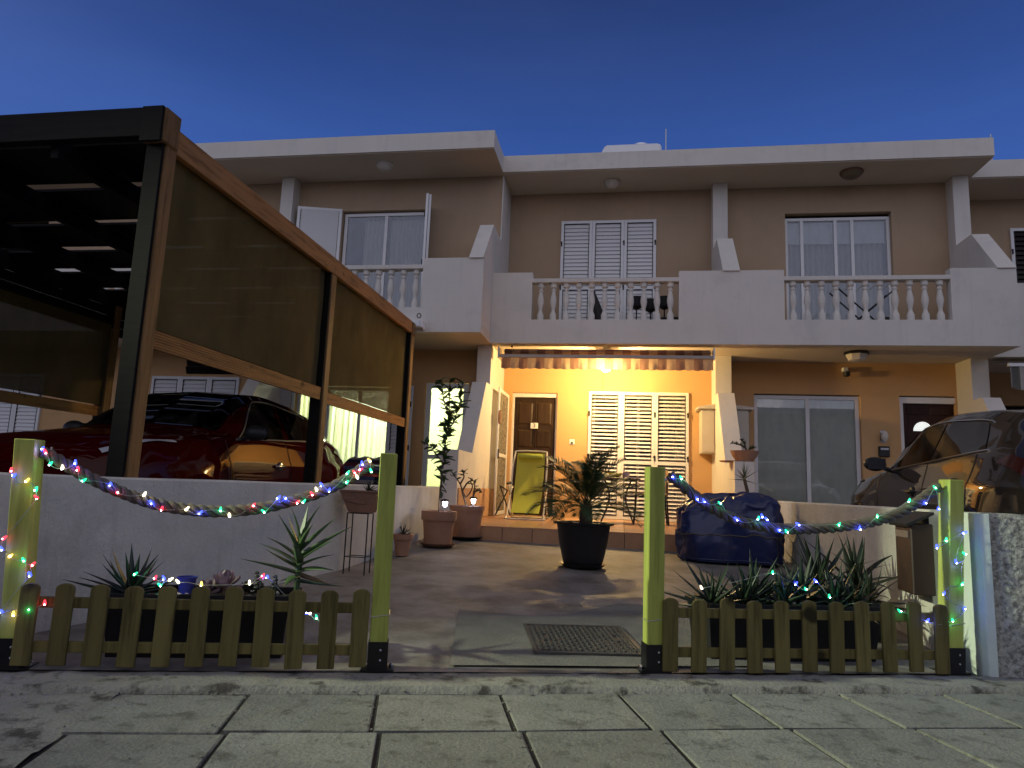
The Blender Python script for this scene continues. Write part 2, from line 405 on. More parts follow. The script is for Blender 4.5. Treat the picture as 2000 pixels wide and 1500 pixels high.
# ------------------------------------------------------------------ ground, pavement, drive
g = MB().grid(lambda u, v: (-400 + 800 * u, -400 + 800 * v, -1.16), 8, 8)
structure(obj('ground', g, ROAD))
YB = lambda x: 8.22 + .045 * x                # front edge of the terrace
def fence_y(x): return A.y + (x - A.x) * T.y / T.x
def strip(name, x0, x1, yb, mat, dz=0, n=24):
    mb = MB(); mb.grid(lambda u, v: (lambda x: (lambda y: (x, y, yz(x, y) + dz + .006 * mnoise.noise(V((x * 1.3, y * 1.3, 0)))))(fence_y(x) + (yb - fence_y(x)) * v))(x0 + (x1 - x0) * u), n, n * 2)
    return structure(obj(name, mb, mat, smooth=True))
strip('driveway', -3.25, 1.80, 9.55, YARD)
strip('neighbour_driveway', -12.5, -2.42, 11.2, YARD, -.06)
strip('neighbour_driveway', 1.92, 12, 12.8, YARD)
# patched concrete round the manhole: a thin uneven sheet a few millimetres above the drive
pp = [(-1.03, 4.51), (-.6, 4.50), (-.34, 4.62), (-.02, 5.10), (.25, 5.12), (.62, 5.0), (.66, 3.82), (.1, 3.63), (-.45, 3.47), (-.80, 3.36)]
mb = MB(); cx, cy = -.2, 4.3
def pz(x, y): return yz(x, y) + .0095
mb.add([(cx, cy, pz(cx, cy) + .004)] + [(x, y, pz(x, y)) for x, y in pp], [(0, i + 1, (i + 1) % len(pp) + 1) for i in range(len(pp))])
structure(obj('concrete_patch', mb, PATCH))

# pavement: dirt bed, cast kerb strip, slabs as single pieces
bed = MB(); bed.add([fp(-12, -5.7, -.896), fp(16, -5.7, -.896), fp(16, .02, -.896), fp(-12, .02, -.896)], [(0, 1, 2, 3)])
pav = structure(obj('pavement', bed, BED))
def slab_mesh(seed):
    r = random.Random(seed); mb = MB(); w, d, h = .2525, .2205, .03
    mb.box(-w, w, -d, d, -h, 0)
    me = mesh('slab', mb, SLAB, bevel=.0025)
    for v in me.vertices:
        v.co.x += r.uniform(-.004, .004); v.co.y += r.uniform(-.004, .004)
    return me
SM = [slab_mesh(i) for i in range(7)]
sr = random.Random(3)
for row in range(12):
    nc = -.243 - .457 * (row + .5)
    for k in range(-8, 16):
        tc = .4646 + .5255 * (k + .5) + .066 * (-nc - .243)
        if k < 0 and (row < 2 or k > -3) and tc < .55: continue       # the cracked concrete patch on the left
        p = fp(tc, nc, -.888 + sr.uniform(-.002, .003))
        put('slab', SM[sr.randrange(7)], pav, p, (radians(sr.uniform(-.5, .5)), radians(sr.uniform(-.5, .5)), FA + radians(sr.uniform(-.5, .5))))
def rough_strip(name, t0, t1, n0, n1, z0, mat, amp, nu, nv, edge=.0, seed=0):
    mb = MB()
    def fn(u, v):
        t = t0 + (t1 - t0) * u; n = n0 + (n1 - n0) * v
        n += edge * mnoise.noise(V((t * 3.1 + seed, v * 2, 1))) * (1 - abs(2 * v - 1)) + (edge * .7 * mnoise.noise(V((t * 5.3, seed, 3))) if v in (0, 1) else 0)
        z = z0 + amp * mnoise.noise(V((t * 4, n * 6, seed))) + amp * .7 * mnoise.noise(V((t * 17, n * 17, seed)))
        if v < .001 or v > .999: z -= .05
        return fp(t, n, z)
    mb.grid(fn, nu, nv)
    return structure(obj(name, mb, mat, smooth='all'))
rough_strip('kerb', -9, 14, -.236, .035, -.866, KERB, .007, 420, 12, .02)
rough_strip('cracked_pavement', -7, .50, -1.6, -.20, -.888, KERB, .012, 120, 34, .02, 5)
structure(obj('street', MB().add([fp(-200, -40, -1.045), fp(200, -40, -1.045), fp(200, -5.75, -1.045), fp(-200, -5.75, -1.045)], [(0, 1, 2, 3)]), ROAD))
structure(obj('street_kerb', MB().prism([fp(-40, -5.74, -1.15), fp(-40, -5.62, -1.15), fp(-40, -5.62, -.897), fp(-40, -5.74, -.905)], T * 80), KERB))

# grit and crumbs gathered in the joints and along the kerb
gr = MB(); gq = random.Random(77)
for i in range(420):
    k = gq.random(); t = gq.uniform(-2.5, 6.5)
    if k < .45: p = fp(t, -.245 + gq.gauss(0, .02), -.884)
    elif k < .8: p = fp(.4646 + .5255 * gq.randrange(-6, 12) + .066 * .2 + gq.gauss(0, .012), gq.uniform(-1.2, -.25), -.886)
    else: p = fp(t, gq.uniform(-1.3, -.02), -.884 if k < .97 else -.862)
    gr.ball(p, gq.uniform(.002, .0065), 5, 4, gq.uniform(.7, 1.5), 1, .6)
o = obj('grit', gr, M('grit_stone', (.16, .15, .13), .9, .4, 30), at=fp(1, -.3, -.88)); o['kind'] = 'stuff'; o['label'] = 'grit and crumbs lying in the pavement joints'
# manhole cover
mh = thing('manhole_cover', 'rectangular rusty studded iron manhole cover set in the drive', 'manhole cover', (-.2, 4.02, yz(-.2, 4.02) + .016))
# corners from the photograph, on the drive
mo = V((-.215, 4.02, yz(-.215, 4.02) + .010)); mu = V((.53, .105, 0)).normalized(); mw = V((-.24, .97, 0)).normalized()
mu = (mu - mw * mu.dot(mw)).normalized(); mu.z = -.0142 * mu.x + .0466 * mu.y; mw.z = -.0142 * mw.x + .0466 * mw.y
up = mu.cross(mw).normalized()
obj('cover_plate', MB().obox(mo, mu * .27, mw * .27, up * .010), CASTIRON, mh, bevel=.003)
fr_ = MB()
for a_, b_ in ((mu, mw), (mw, mu)):
    for sg in (-1, 1): fr_.obox(mo + a_ * sg * .284, b_ * (.297 if a_ is mu else .272), a_ * .011, up * .013)
obj('frame', fr_, CASTIRON, mh)
st = MB()
for i in range(18):
    for j in range(18):
        if i in (1, 2, 15, 16) and 6 < j < 11: continue
        c = mo + mu * (-.245 + .0288 * i) + mw * (-.245 + .0288 * j) + up * .012
        d1 = (mu + mw) * .0065 if (i + j) % 2 else (mu - mw) * .0065
        d2 = (mu - mw) * .003 if (i + j) % 2 else (mu + mw) * .003
        st.obox(c, d1, d2, up * .0035)
s_ = obj('tread_stud', st, CASTIRON, mh); s_['kind'] = 'stuff'
for sg in (-1, 1):
    hb = MB(); cc = mo + mu * .20 * sg + up * .013
    for q in (-1, 1): hb.obox(cc + mu * q * .016, mw * .062, mu * .003, up * .004)
    for q in (-1, 1): hb.obox(cc + mw * q * .062, mu * .016, mw * .003, up * .004)
    obj('lifting_slot', hb, CASTIRON, mh)

# terrace in front of number 3, tiled; the front rows are single tiles
tx0, tx1 = -2.10, 1.455
base = MB(); base.prism([(tx0, YB(tx0) + .012, TZ - .012), (tx1, YB(tx1) + .012, TZ - .012), (tx1, 11.895, TZ - .012), (tx0, 11.895, TZ - .012)], (0, 0, -.45))
ter = structure(obj('terrace', base, GROUT))
tdx = (tx1 - tx0) / 10
TM = mesh('tile', MB().box(-tdx / 2 + .003, tdx / 2 - .003, -.163, .163, -.014, 0), TILE, bevel=.002)
RM = mesh('riser_tile', MB().box(-tdx / 2 + .003, tdx / 2 - .003, 0, .012, -.19, 0), TILE, bevel=.002)
for i in range(10):
    x = tx0 + tdx * (i + .5)
    for j in range(11):
        put('tile', TM, ter, (x, YB(x) + .166 + .332 * j, TZ), (0, 0, atan2(.045, 1)))
    put('riser_tile', RM, ter, (x, YB(x) - .002, TZ - .016), (0, 0, atan2(.045, 1)))
structure(obj('side_terrace', MB().box(1.72, 5.25, 8.9, 11.895, -1.1, TZ), GROUT))
structure(obj('side_terrace', MB().box(-5.86, -2.335, 8.75, 11.09, -1.1, TZ), GROUT))

# ------------------------------------------------------------------ houses
S1, S2, FT, PT = 2.25, 5.35, 5.645, 3.40
def wall_open(mb, x0, x1, z0, z1, y, ops, depth=.14):
    xs = sorted({x0, x1, *[min(max(v, x0), x1) for o in ops for v in o[:2]]}); zs = sorted({z0, z1, *[min(max(v, z0), z1) for o in ops for v in o[2:4]]})
    for i in range(len(xs) - 1):
        for j in range(len(zs) - 1):
            cx, cz = (xs[i] + xs[i + 1]) / 2, (zs[j] + zs[j + 1]) / 2
            if any(o[0] < cx < o[1] and o[2] < cz < o[3] for o in ops): continue
            mb.add([(xs[i], y, zs[j]), (xs[i + 1], y, zs[j]), (xs[i + 1], y, zs[j + 1]), (xs[i], y, zs[j + 1])], [(0, 1, 2, 3)])
    for a, b, c, d in ops:
        e = y + depth
        mb.add([(a, y, c), (b, y, c), (b, y, d), (a, y, d), (a, e, c), (b, e, c), (b, e, d), (a, e, d)], [(0, 4, 5, 1), (1, 5, 6, 2), (2, 6, 7, 3), (3, 7, 4, 0)])
    return mb
def house(label, at, x0, x1, yb, yf, yw, up_ops, lo_ops, rooms, upper_col=None):
    h = thing('terraced_house', label, 'house', (at, yw, TZ))
    w = MB(); wall_open(w, x0, x1, S1 + .15, S2, yw, up_ops); obj('upper_wall', w, DUSKWALL, h)
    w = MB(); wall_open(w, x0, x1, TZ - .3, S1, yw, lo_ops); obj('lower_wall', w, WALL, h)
    # shell behind the front
    e = MB()
    e.add([(x0 + .01, yw + .14, -1), (x0 + .01, yw + 8, -1), (x0 + .01, yw + 8, S2), (x0 + .01, yw + .14, S2)], [(0, 1, 2, 3)])
    e.add([(x1 - .01, yw + .14, -1), (x1 - .01, yw + 8, -1), (x1 - .01, yw + 8, S2), (x1 - .01, yw + .14, S2)], [(0, 1, 2, 3)])
    e.add([(x0 + .01, yw + 8, -1), (x1 - .01, yw + 8, -1), (x1 - .01, yw + 8, S2), (x0 + .01, yw + 8, S2)], [(0, 1, 2, 3)])
    obj('outer_wall', e, WALL, h)
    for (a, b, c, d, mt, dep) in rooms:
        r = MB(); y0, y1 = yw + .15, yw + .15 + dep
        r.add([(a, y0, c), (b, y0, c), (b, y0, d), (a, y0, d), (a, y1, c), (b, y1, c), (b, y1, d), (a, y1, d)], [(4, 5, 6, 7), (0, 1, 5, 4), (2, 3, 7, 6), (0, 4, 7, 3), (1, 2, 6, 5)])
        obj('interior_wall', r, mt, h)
    return h
def prism_x(x0, x1, poly): return MB().prism([(x0, y, z) for y, z in poly], (x1 - x0, 0, 0))
def fins(h, x0, x1, yb, yw, upper=True, lower=True):
    if lower:
        obj('dividing_wall', prism_x(x0, x1, [(yw + .05, -1.0), (yb - .99, -1.0), (yb - .99, .46), (yb - .17, .46), (yb + .62, 1.60), (yb + .90, 1.60), (yb + .90, S1), (yw + .05, S1)]), WHITE, h)
    if upper:
        obj('column', prism_x(x0 + .004, x1 - .004, [(yw + .05, 4.11), (yw - .25, 4.11), (yw - .25, S2), (yw + .05, S2)]), WHITE, h)
        obj('balcony_fin', prism_x(x0, x1, [(yw - .01, S1 + .15), (yb + .15, S1 + .15), (yb + .15, PT - .01), (yb - .03, PT - .01), (yb + .65, 4.15), (yb + 1.02, 4.15), (yw - .01, 4.15)]), WHITE, h)
BAL = MB().lathe([(.052, 0), (.052, .10), (.044, .115), (.030, .15), (.027, .185), (.040, .24), (.052, .30), (.048, .36), (.034, .43), (.027, .47), (.038, .485), (.038, .50), (.027, .515), (.034, .53), (.052, .545), (.052, .62)], seg=12)
BALM = mesh('baluster', BAL, WHITE, smooth=True)
def balcony(h, yb, yw, x0, x1, openings, nb):
    obj('balcony_slab', MB().box(x0, x1, yb + .15, yw - .002, S1, S1 + .15), SOFFIT, h)
    p = MB(); t = .15
    xs = [x0] + [v for o in openings for v in o] + [x1]
    p.box(x0, x1, yb, yb + t, S1, 2.63)
    for a, b in zip(xs[::2], xs[1::2]):
        if b - a > .02: p.box(a, b, yb, yb + t, 2.63, PT)
    obj('parapet', p, WHITE, h)
    for (a, b), n in zip(openings, nb):
        obj('handrail', MB().box(a - .01, b + .01, yb - .004, yb + t + .004, 3.235, 3.30), WHITE, h, bevel=.006)
        for i in range(n):
            put('baluster', BALM, h, (a + (b - a) * (i + .68) / (n + .3), yb + t / 2, 2.625))
def roof(h, x0, x1, yf, yw):
    obj('roof_slab', MB().box(x0, x1, yf, yw + 8.1, S2 + .002, FT), WHITE, h)
    obj('eaves_soffit', MB().box(x0, x1, yf + .03, yw + .02, S2 - .012, S2), SOFFIT, h)
def frame_window(h, x0, x1, z0, z1, y, divs, fw=.05, glass=GLASS, mat=ALU, name='window'):
    f = MB(); d = .05
    f.box(x0, x1, y, y + d, z1 - fw, z1); f.box(x0, x1, y, y + d, z0, z0 + fw)
    xs = [x0, *divs, x1]
    for i, x in enumerate(xs):
        a = x if i == 0 else x - fw if i == len(xs) - 1 else x - fw / 2
        f.box(a, a + fw, y + (.004 if 0 < i < len(xs) - 1 else 0), y + d - .004, z0 + fw, z1 - fw)
    w = obj(name, f, mat, h)
    for a, b in zip(xs, xs[1:]):
        obj('pane', MB().box(a + fw * .5, b - fw * .5, y + .020, y + .026, z0 + fw * .8, z1 - fw * .8), glass, w)
    return w
def curtain(h, x0, x1, z0, z1, y, waves, amp=.035, mat=CURTAIN, name='curtain'):
    mb = MB(); r = random.Random(int(abs(x0) * 100) + int(waves)); ph = [r.uniform(0, 6) for _ in range(4)]
    def fn(u, v):
        q = u * waves * 2 * pi + .8 * sin(u * 9 + ph[0])
        return (x0 + (x1 - x0) * u, y + amp * (sin(q) + .35 * sin(2.3 * q + ph[1])) * (.55 + .45 * v) , z1 + (z0 - z1) * v)
    mb.grid(fn, int(waves * 12), 5); return obj(name, mb, mat, h, smooth='all')
SLATM = {}
def shutter(h, x0, x1, z0, z1, y, n, rails, pitch, tilt, slat_mat=ALU, sw=None, fw=.055, hinges=True):
    f = MB(); s = MB(); d = .045; pw = (x1 - x0) / n
    cells = []
    for i in range(n):
        a, b = x0 + pw * i, x0 + pw * (i + 1)
        for xx in ((a, a + fw), (b - fw, b)): f.box(xx[0] + .001, xx[1] - .001, y, y + d, z0, z1)
        zs = [z0, *rails, z1]
        for j, z in enumerate(zs):
            lo, hi = (z, z + fw) if j == 0 else (z - fw, z) if j == len(zs) - 1 else (z - fw * .6, z + fw * .6)
            f.box(a + fw, b - fw, y + .002, y + d - .002, lo, hi)
        for j in range(len(zs) - 1):
            cells.append((a + fw, b - fw, zs[j] + (fw if j == 0 else fw * .6), zs[j + 1] - (fw if j == len(zs) - 2 else fw * .6)))
    sh = obj('shutter', f, ALU, h, bevel=.003)
    for a, b, c, d2 in cells:
        e = .010
        for q in ((a, a + e, c, d2), (b - e, b, c, d2), (a + e, b - e, c, c + e), (a + e, b - e, d2 - e, d2)):
            s.box(q[0] + .0005, q[1] - .0005, y - .003, y + .02, q[2], q[3])
        wd = b - a - 2 * e; key = (round(wd, 3), tilt, slat_mat.name)
        if key not in SLATM:
            hh = sw or pitch * .56
            SLATM[key] = mesh('slat', MB().obox((0, 0, 0), (wd / 2, 0, 0), V((0, cos(tilt), sin(tilt))) * hh, V((0, -sin(tilt), cos(tilt))) * .004), slat_mat)
        k = int((d2 - c - 2 * e) / pitch); pt = (d2 - c - 2 * e) / k
        for i in range(k):
            put('slat', SLATM[key], sh, ((a + b) / 2, y + .020, c + e + pt * (i + .5)))
    obj('seal', s, SEAL, sh)
    if hinges:
        for xx in (x0 + .016, x0 + pw * (n - 1), x1 - .016):
            for fz in (.16, .48, .82):
                zz = z0 + (z1 - z0) * fz
                obj('hinge', MB().box(xx - .012, xx + .012, y - .014, y - .001, zz - .045, zz + .045).box(xx - .02, xx + .004, y - .022, y - .002, zz + .01, zz + .03), BLACKMETAL, sh)
    return sh

# --- number 3 (the lit house in the middle)
h3 = house('middle house with the lit terrace, striped awning and number 3 door', -.3, -2.105, 1.48, 10.5, 10.98, 11.9,
           [(-1.13, .49, 2.41, 4.77)], [(-1.94, -1.14, TZ, 1.66), (-.56, 1.045, TZ, 1.67)],
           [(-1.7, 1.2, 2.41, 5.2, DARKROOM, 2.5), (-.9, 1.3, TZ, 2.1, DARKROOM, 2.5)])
balcony(h3, 10.5, 11.9, -2.105, 1.48, [(-1.465, .81)], [11])
roof(h3, -2.105, 1.48, 10.98, 11.9)
fins(h3, -2.33, -2.105, 9.74, 11.9, upper=False)
fins(h3, 1.46, 1.71, 10.5, 11.9)
shutter(h3, -1.163, .522, 2.405, 4.80, 11.862, 3, [3.55], .068, radians(72))
shutter(h3, -.60, 1.085, TZ + .004, 1.70, 11.858, 3, [.50], .062, radians(38), sw=.027)
frame_window(h3, -.54, 1.03, TZ + .01, 1.66, 11.97, [.25])
curtain(h3, .68, 1.0, TZ + .05, 1.6, 12.12, 4)
curtain(h3, -.15, .05, TZ + .05, 1.6, 12.12, 2.5)
# front door with four raised panels, frame, plate and handle
dr = obj('door', MB().box(-1.905, -1.175, 11.985, 12.03, TZ + .01, 1.585), DOORWOOD, h3)
for a, b in ((-1.84, -1.57), (-1.51, -1.24)):
    for c, d in ((-.36, .02), (.10, .62), (.70, 1.02), (1.10, 1.50)):
        mb = MB(); y0, y1 = 11.968, 11.986
        mb.add([(a, y1, c), (b, y1, c), (b, y1, d), (a, y1, d), (a + .035, y0, c + .035), (b - .035, y0, c + .035), (b - .035, y0, d - .035), (a + .035, y0, d - .035)],
               [(4, 5, 6, 7), (0, 1, 5, 4), (1, 2, 6, 5), (2, 3, 7, 6), (3, 0, 4, 7)])
        mb.box(a - .02, a - .002, 11.972, 11.986, c - .02, d + .02); mb.box(b + .002, b + .02, 11.972, 11.986, c - .02, d + .02)
        obj('door_panel', mb, DOORWOOD, dr)
fm = MB().box(-1.94, -1.906, 11.94, 12.02, TZ, 1.66).box(-1.174, -1.14, 11.94, 12.02, TZ, 1.66).box(-1.906, -1.174, 11.94, 12.02, 1.587, 1.66)
obj('door_frame', fm, ALU, h3, bevel=.004)
obj('number_plate', MB().box(-1.605, -1.475, 11.945, 11.966, 1.035, 1.135), PLATE, dr, bevel=.004)
def text(s, size, at, mat, parent, name='number', rot=(pi / 2, 0, 0), ext=.002):
    c = bpy.data.curves.new(name, 'FONT'); c.body = s; c.size = size; c.extrude = ext; c.align_x = 'CENTER'; c.align_y = 'CENTER'
    o = bpy.data.objects.new(name, c); me = bpy.data.meshes.new_from_object(o); bpy.data.objects.remove(o)
    me.name = name; me.materials.clear(); me.materials.append(mat)
    return put(name, me, parent, at, rot)
text('3', .10, (-1.54, 11.942, 1.085), SEAL, dr)
obj('handle', MB().tube([(-1.215, 11.985, .42), (-1.215, 11.93, .42), (-1.31, 11.93, .42)], .011, 8).lathe([(.024, 0), (.024, .01)], (-1.215, 11.97, .42), 12, 'Y'), CHROME, dr)
# stone-tile skirt on the side wall and terrace wall
for i in range(8):
    for j in range(1):
        y0 = 8.80 + .385 * i
        obj('stone_tile', MB().box(-2.104, -2.088, y0, y0 + .380, TZ - .18 if y0 < 8.2 else TZ + .003, -.03), STONE, h3, bevel=.002)
# trim line over the awning
obj('cable', MB().tube([(-.36, 11.892, 2.2), (-.36, 11.892, 1.71)], .004, 6), SEAL, h3)

# --- number 4 (right half of the same block)
h4 = house('house right of the lit one with grey curtained patio doors and white balcony', 3.4, 1.48, 5.28, 10.5, 10.98, 11.9,
           [(2.695, 4.40, 2.41, 4.86)], [(2.145, 3.81, TZ, 1.715), (4.40, 5.24, TZ, 1.72)],
           [(2.4, 4.7, 2.41, 5.2, DARKROOM, 2.5), (1.9, 4.1, TZ, 2.1, DARKROOM, 2.5), (4.3, 5.25, TZ, 2.1, DARKROOM, 1.5)])
balcony(h4, 10.5, 11.9, 1.48, 5.51, [(2.35, 4.645)], [11])
roof(h4, 1.48, 5.58, 10.98, 11.9)
fins(h4, 5.26, 5.505, 10.5, 11.9)
frame_window(h4, 2.70, 4.395, 2.41, 4.80, 11.98, [2.985, 3.53, 3.80], .05)
curtain(h4, 2.78, 4.33, 2.45, 4.72, 12.16, 17, .03)
obj('roller_blind', MB().box(2.76, 4.34, 12.07, 12.075, 4.36, 4.75), BLIND, h4)
frame_window(h4, 2.15, 3.805, TZ + .01, 1.70, 11.97, [3.005], .06, name='patio_door')
GREYCURT = cloth('grey_patio_curtain', (.82, .82, .74), .1, 0, .06, 2)
curtain(h4, 2.2, 3.78, TZ + .03, 1.64, 12.035, 3, .006, GREYCURT)
d4 = obj('door', MB().box(4.46, 5.235, 11.985, 12.03, TZ + .01, 1.60), DOORDARK, h4)
obj('door_frame', MB().box(4.40, 4.458, 11.925, 12.02, TZ, 1.70).box(4.458, 5.238, 11.925, 12.02, 1.602, 1.70), ALU, h4)
mb = MB(); n = 10; arc = [(4.76 + .14 * cos(pi * i / n), 1.16 + .15 * sin(pi * i / n)) for i in range(n + 1)]
mb.prism([(x, 11.972, z) for x, z in arc], (0, .016, 0)); obj('fanlight', mb, WARMWHITE, d4)
for a, b in ((4.53, 4.80), (4.88, 5.15)):
    for c, d in ((-.36, .2), (.3, .75), (1.42, 1.55)):
        obj('door_panel', MB().box(a, b, 11.972, 11.986, c, d), DOORDARK, d4, bevel=.006)

# --- the block on the left, one step forward: numbers 2 and 1
h2 = house('house left of the lit one with open upper shutters and bright curtained patio', -4.0, -5.85, -2.12, 9.74, 10.1, 11.1,
           [(-5.02, -3.44, 2.41, 4.77)], [(-5.62, -3.90, TZ, 1.62), (-3.30, -2.55, TZ, 1.70)],
           [(-5.6, -2.9, 2.41, 5.2, DARKROOM, 2.5), (-5.80, -2.36, TZ, 2.15, ROOMWALL, 2.6)])
balcony(h2, 9.74, 11.1, -5.85, -2.105, [(-5.3, -3.04)], [11])
roof(h2, -5.85, -2.105, 10.1, 11.1)
obj('side_wall', MB().box(-2.125, -2.107, 11.08, 11.91, S1 + .15, S2), WHITE, h2)
obj('balcony_fin', prism_x(-2.33, -2.107, [(11.09, 2.4), (9.90, 2.4), (9.90, 3.39), (9.71, 3.39), (10.39, 4.17), (10.76, 4.16), (11.09, 4.16)]), WHITE, h2)
frame_window(h2, -5.0, -3.46, 2.41, 4.75, 11.18, [-4.22], .055)
curtain(h2, -4.68, -4.26, 2.45, 4.68, 11.34, 5)
curtain(h2, -4.18, -3.5, 2.45, 4.68, 11.34, 9, .025)
def leaf_shutter(h, hinge, ang, w, z0, z1, rails, pitch, tilt, slats=ALU):
    # one shutter leaf swung out by ang about its hinge (0 = closed to the right of the hinge)
    d = V((cos(ang), -sin(ang), 0)); nr = V((sin(ang), cos(ang), 0)) * .02; hp = V((hinge[0], hinge[1], 0)); fw = .05
    f = MB()
    for a in (0, w - fw): f.obox(hp + d * (a + fw / 2) + Z * (z0 + z1) / 2, d * fw / 2, nr, Z * (z1 - z0) / 2)
    zs = [z0, *rails, z1]; cells = []
    for j, z in enumerate(zs):
        c = z + fw / 2 if j == 0 else z - fw / 2 if j == len(zs) - 1 else z
        f.obox(hp + d * w / 2 + Z * c, d * (w / 2 - fw), nr * .95, Z * fw / 2)
    sh = obj('shutter', f, ALU, h, bevel=.003)
    sl_ = MB().obox((0, 0, 0), d * (w / 2 - fw - .008), (nr.normalized() * cos(tilt) + Z * sin(tilt)) * pitch * .56, (nr.normalized() * -sin(tilt) + Z * cos(tilt)) * .004)
    me = mesh('slat', sl_, slats); se = MB()
    for j in range(len(zs) - 1):
        c, e = zs[j] + (fw if j == 0 else fw / 2), zs[j + 1] - (fw if j == len(zs) - 2 else fw / 2)
        k = int((e - c) / pitch)
        for i in range(k): put('slat', me, sh, hp + d * w / 2 + Z * (c + (e - c) * (i + .5) / k))
        for a in (fw + .004, w - fw - .004): se.obox(hp + d * a + Z * (c + e) / 2 - nr * .3, d * .005, nr * .9, Z * (e - c) / 2)
    obj('seal', se, SEAL, sh)
    for fz in (.15, .5, .85):
        zz = z0 + (z1 - z0) * fz
        obj('hinge', MB().obox(hp + d * (w - .02) + Z * zz - nr * 1.4, d * .012, nr * .5, Z * .045), BLACKMETAL, sh)
    return sh
leaf_shutter(h2, (-5.02, 11.09), radians(166), .78, 2.42, 4.80, [3.5], .068, radians(72))
leaf_shutter(h2, (-3.44, 11.09), radians(70), .56, 2.42, 4.80, [3.5], .068, radians(72))
leaf_shutter(h2, (-3.40, 11.06), radians(78), .56, 2.42, 4.80, [3.5], .068, radians(72))
frame_window(h2, -5.61, -3.91, TZ + .01, 1.60, 11.17, [-5.04, -4.47], .05, name='patio_door')
curtain(h2, -5.58, -3.94, TZ + .03, 1.56, 11.34, 15, .04)
leaf_shutter(h2, (-5.62, 11.09), radians(172), .5, TZ, 1.62, [.5], .062, radians(70))
leaf_shutter(h2, (-3.90, 11.09), radians(8), .42, TZ, 1.62, [.5], .062, radians(70))
frame_window(h2, -3.29, -2.56, TZ + .01, 1.69, 11.14, [], .085, name='glazed_door')
gd = MB().box(-3.21, -2.64, 11.15, 11.18, .42, .49); obj('door_rail', gd, ALU, h2)
obj('picture_frame', MB().box(-3.15, -2.86, 13.78, 13.83, .55, .95), M('grey_print', (.35, .36, .33), .6, .4, 8), h2)
obj('sideboard', MB().box(-3.4, -2.5, 13.2, 13.75, TZ + .002, .25), M('light_oak', (.42, .32, .2), .5, .2, 6), h2)

h1 = house('leftmost house, mostly hidden behind the timber carport', -8.0, -9.8, -5.85, 9.74, 10.1, 11.1,
           [(-8.9, -7.3, 2.41, 4.77)], [(-8.36, -6.70, TZ, 1.70)], [(-8.8, -6.6, TZ, 2.1, DARKROOM, 2), (-9.2, -7, 2.41, 5.2, DARKROOM, 2)])
balcony(h1, 9.74, 11.1, -9.8, -5.85, [(-9.2, -6.9)], [11])
roof(h1, -9.8, -5.85, 10.1, 11.1)
fins(h1, -6.10, -5.865, 9.74, 11.1)
shutter(h1, -8.38, -6.68, TZ, 1.73, 11.06, 3, [.5], .066, radians(72))
shutter(h1, -8.92, -7.28, 2.42, 4.80, 11.06, 3, [3.5], .07, radians(72))

h0 = house('far left end house seen only behind the left carport screen', -12, -13.6, -9.8, 9.74, 10.1, 11.1, [(-12.6, -11, 2.41, 4.77)], [(-12.2, -10.6, TZ, 1.70)], [(-12.7, -10.4, TZ, 2.1, DARKROOM, 2), (-12.9, -10.9, 2.41, 5.2, DARKROOM, 2)])
balcony(h0, 9.74, 11.1, -13.6, -9.8, [(-13, -10.7)], [11])
roof(h0, -13.6, -9.8, 10.1, 11.1)
shutter(h0, -12.22, -10.58, TZ, 1.73, 11.06, 3, [.5], .066, radians(72))

h5 = house('rightmost house cut by the frame, set back, with dark shutters', 7.0, 5.29, 9.0, 11.27, 11.75, 12.67,
           [(6.62, 8.2, 2.41, 4.8)], [(6.0, 7.7, TZ, 1.7)], [(6.4, 8.4, 2.41, 5.2, DARKROOM, 2), (5.8, 7.9, TZ, 2.1, DARKROOM, 2)])
balcony(h5, 11.27, 12.67, 5.512, 9.0, [(6.4, 8.4)], [11])
roof(h5, 5.585, 9.0, 11.75, 12.67)
DARKSHUT = M('dark_shutter_slat', (.03, .026, .022), .5, .1, 6)
shutter(h5, 6.58, 8.25, 2.42, 4.80, 12.63, 3, [3.5], .08, radians(60), DARKSHUT)
# ------------------------------------------------------------------ lamps on the houses, roof things
def dome_lamp(name, label, at, r, mat, ring, lit=0, group=None):
    t = thing(name, label, 'lamp', at, group)
    x, y, z = at
    obj('base_ring', MB().lathe([(r * .2, 0), (r * 1.05, 0), (r * 1.05, -.025), (r * .95, -.03)], (x, y, z), 20), ring, t, smooth=True)
    obj('lamp_glass', MB().lathe([(r * .95, -.03), (r * .9, -.06), (r * .65, -.095), (r * .3, -.115), (0.0, -.118)], (x, y, z), 20), mat, t, smooth=True)
    return t
dome_lamp('ceiling_lamp', 'unlit round white lamp under the roof eaves of the left house', (-4.07, 10.52, S2 - .013), .14, UNLIT, ALU)
dome_lamp('ceiling_lamp', 'unlit round pale lamp under the eaves above the closed upper shutters', (-.264, 11.45, S2 - .013), .13, UNLIT, SOFFIT)
dome_lamp('ceiling_lamp', 'dark amber round lamp under the eaves above the right balcony', (3.63, 11.37, S2 - .013), .17, UNLITDARK, TERRADARK)
l4 = thing('ceiling_lamp', 'unlit octagonal bronze and glass lamp under the right balcony', 'lamp', (3.49, 11.0, S1))
obj('base_ring', MB().lathe([(.17, 0), (.19, -.03), (.17, -.045)], (3.49, 11.0, S1), 8), BODYBLACK, l4)
obj('lamp_glass', MB().lathe([(.165, -.045), (.125, -.13), (.06, -.15), (0, -.15)], (3.49, 11.0, S1), 8), UNLIT, l4)
def lamp_light(parent, name, at, power, color, radius=.06):
    l = bpy.data.lights.new(name, 'POINT'); l.energy = power; l.color = color; l.shadow_soft_size = radius
    o = bpy.data.objects.new(name, l); COL.objects.link(o); o.parent = parent; o.location = V(at) - ORI[parent.name]; return o
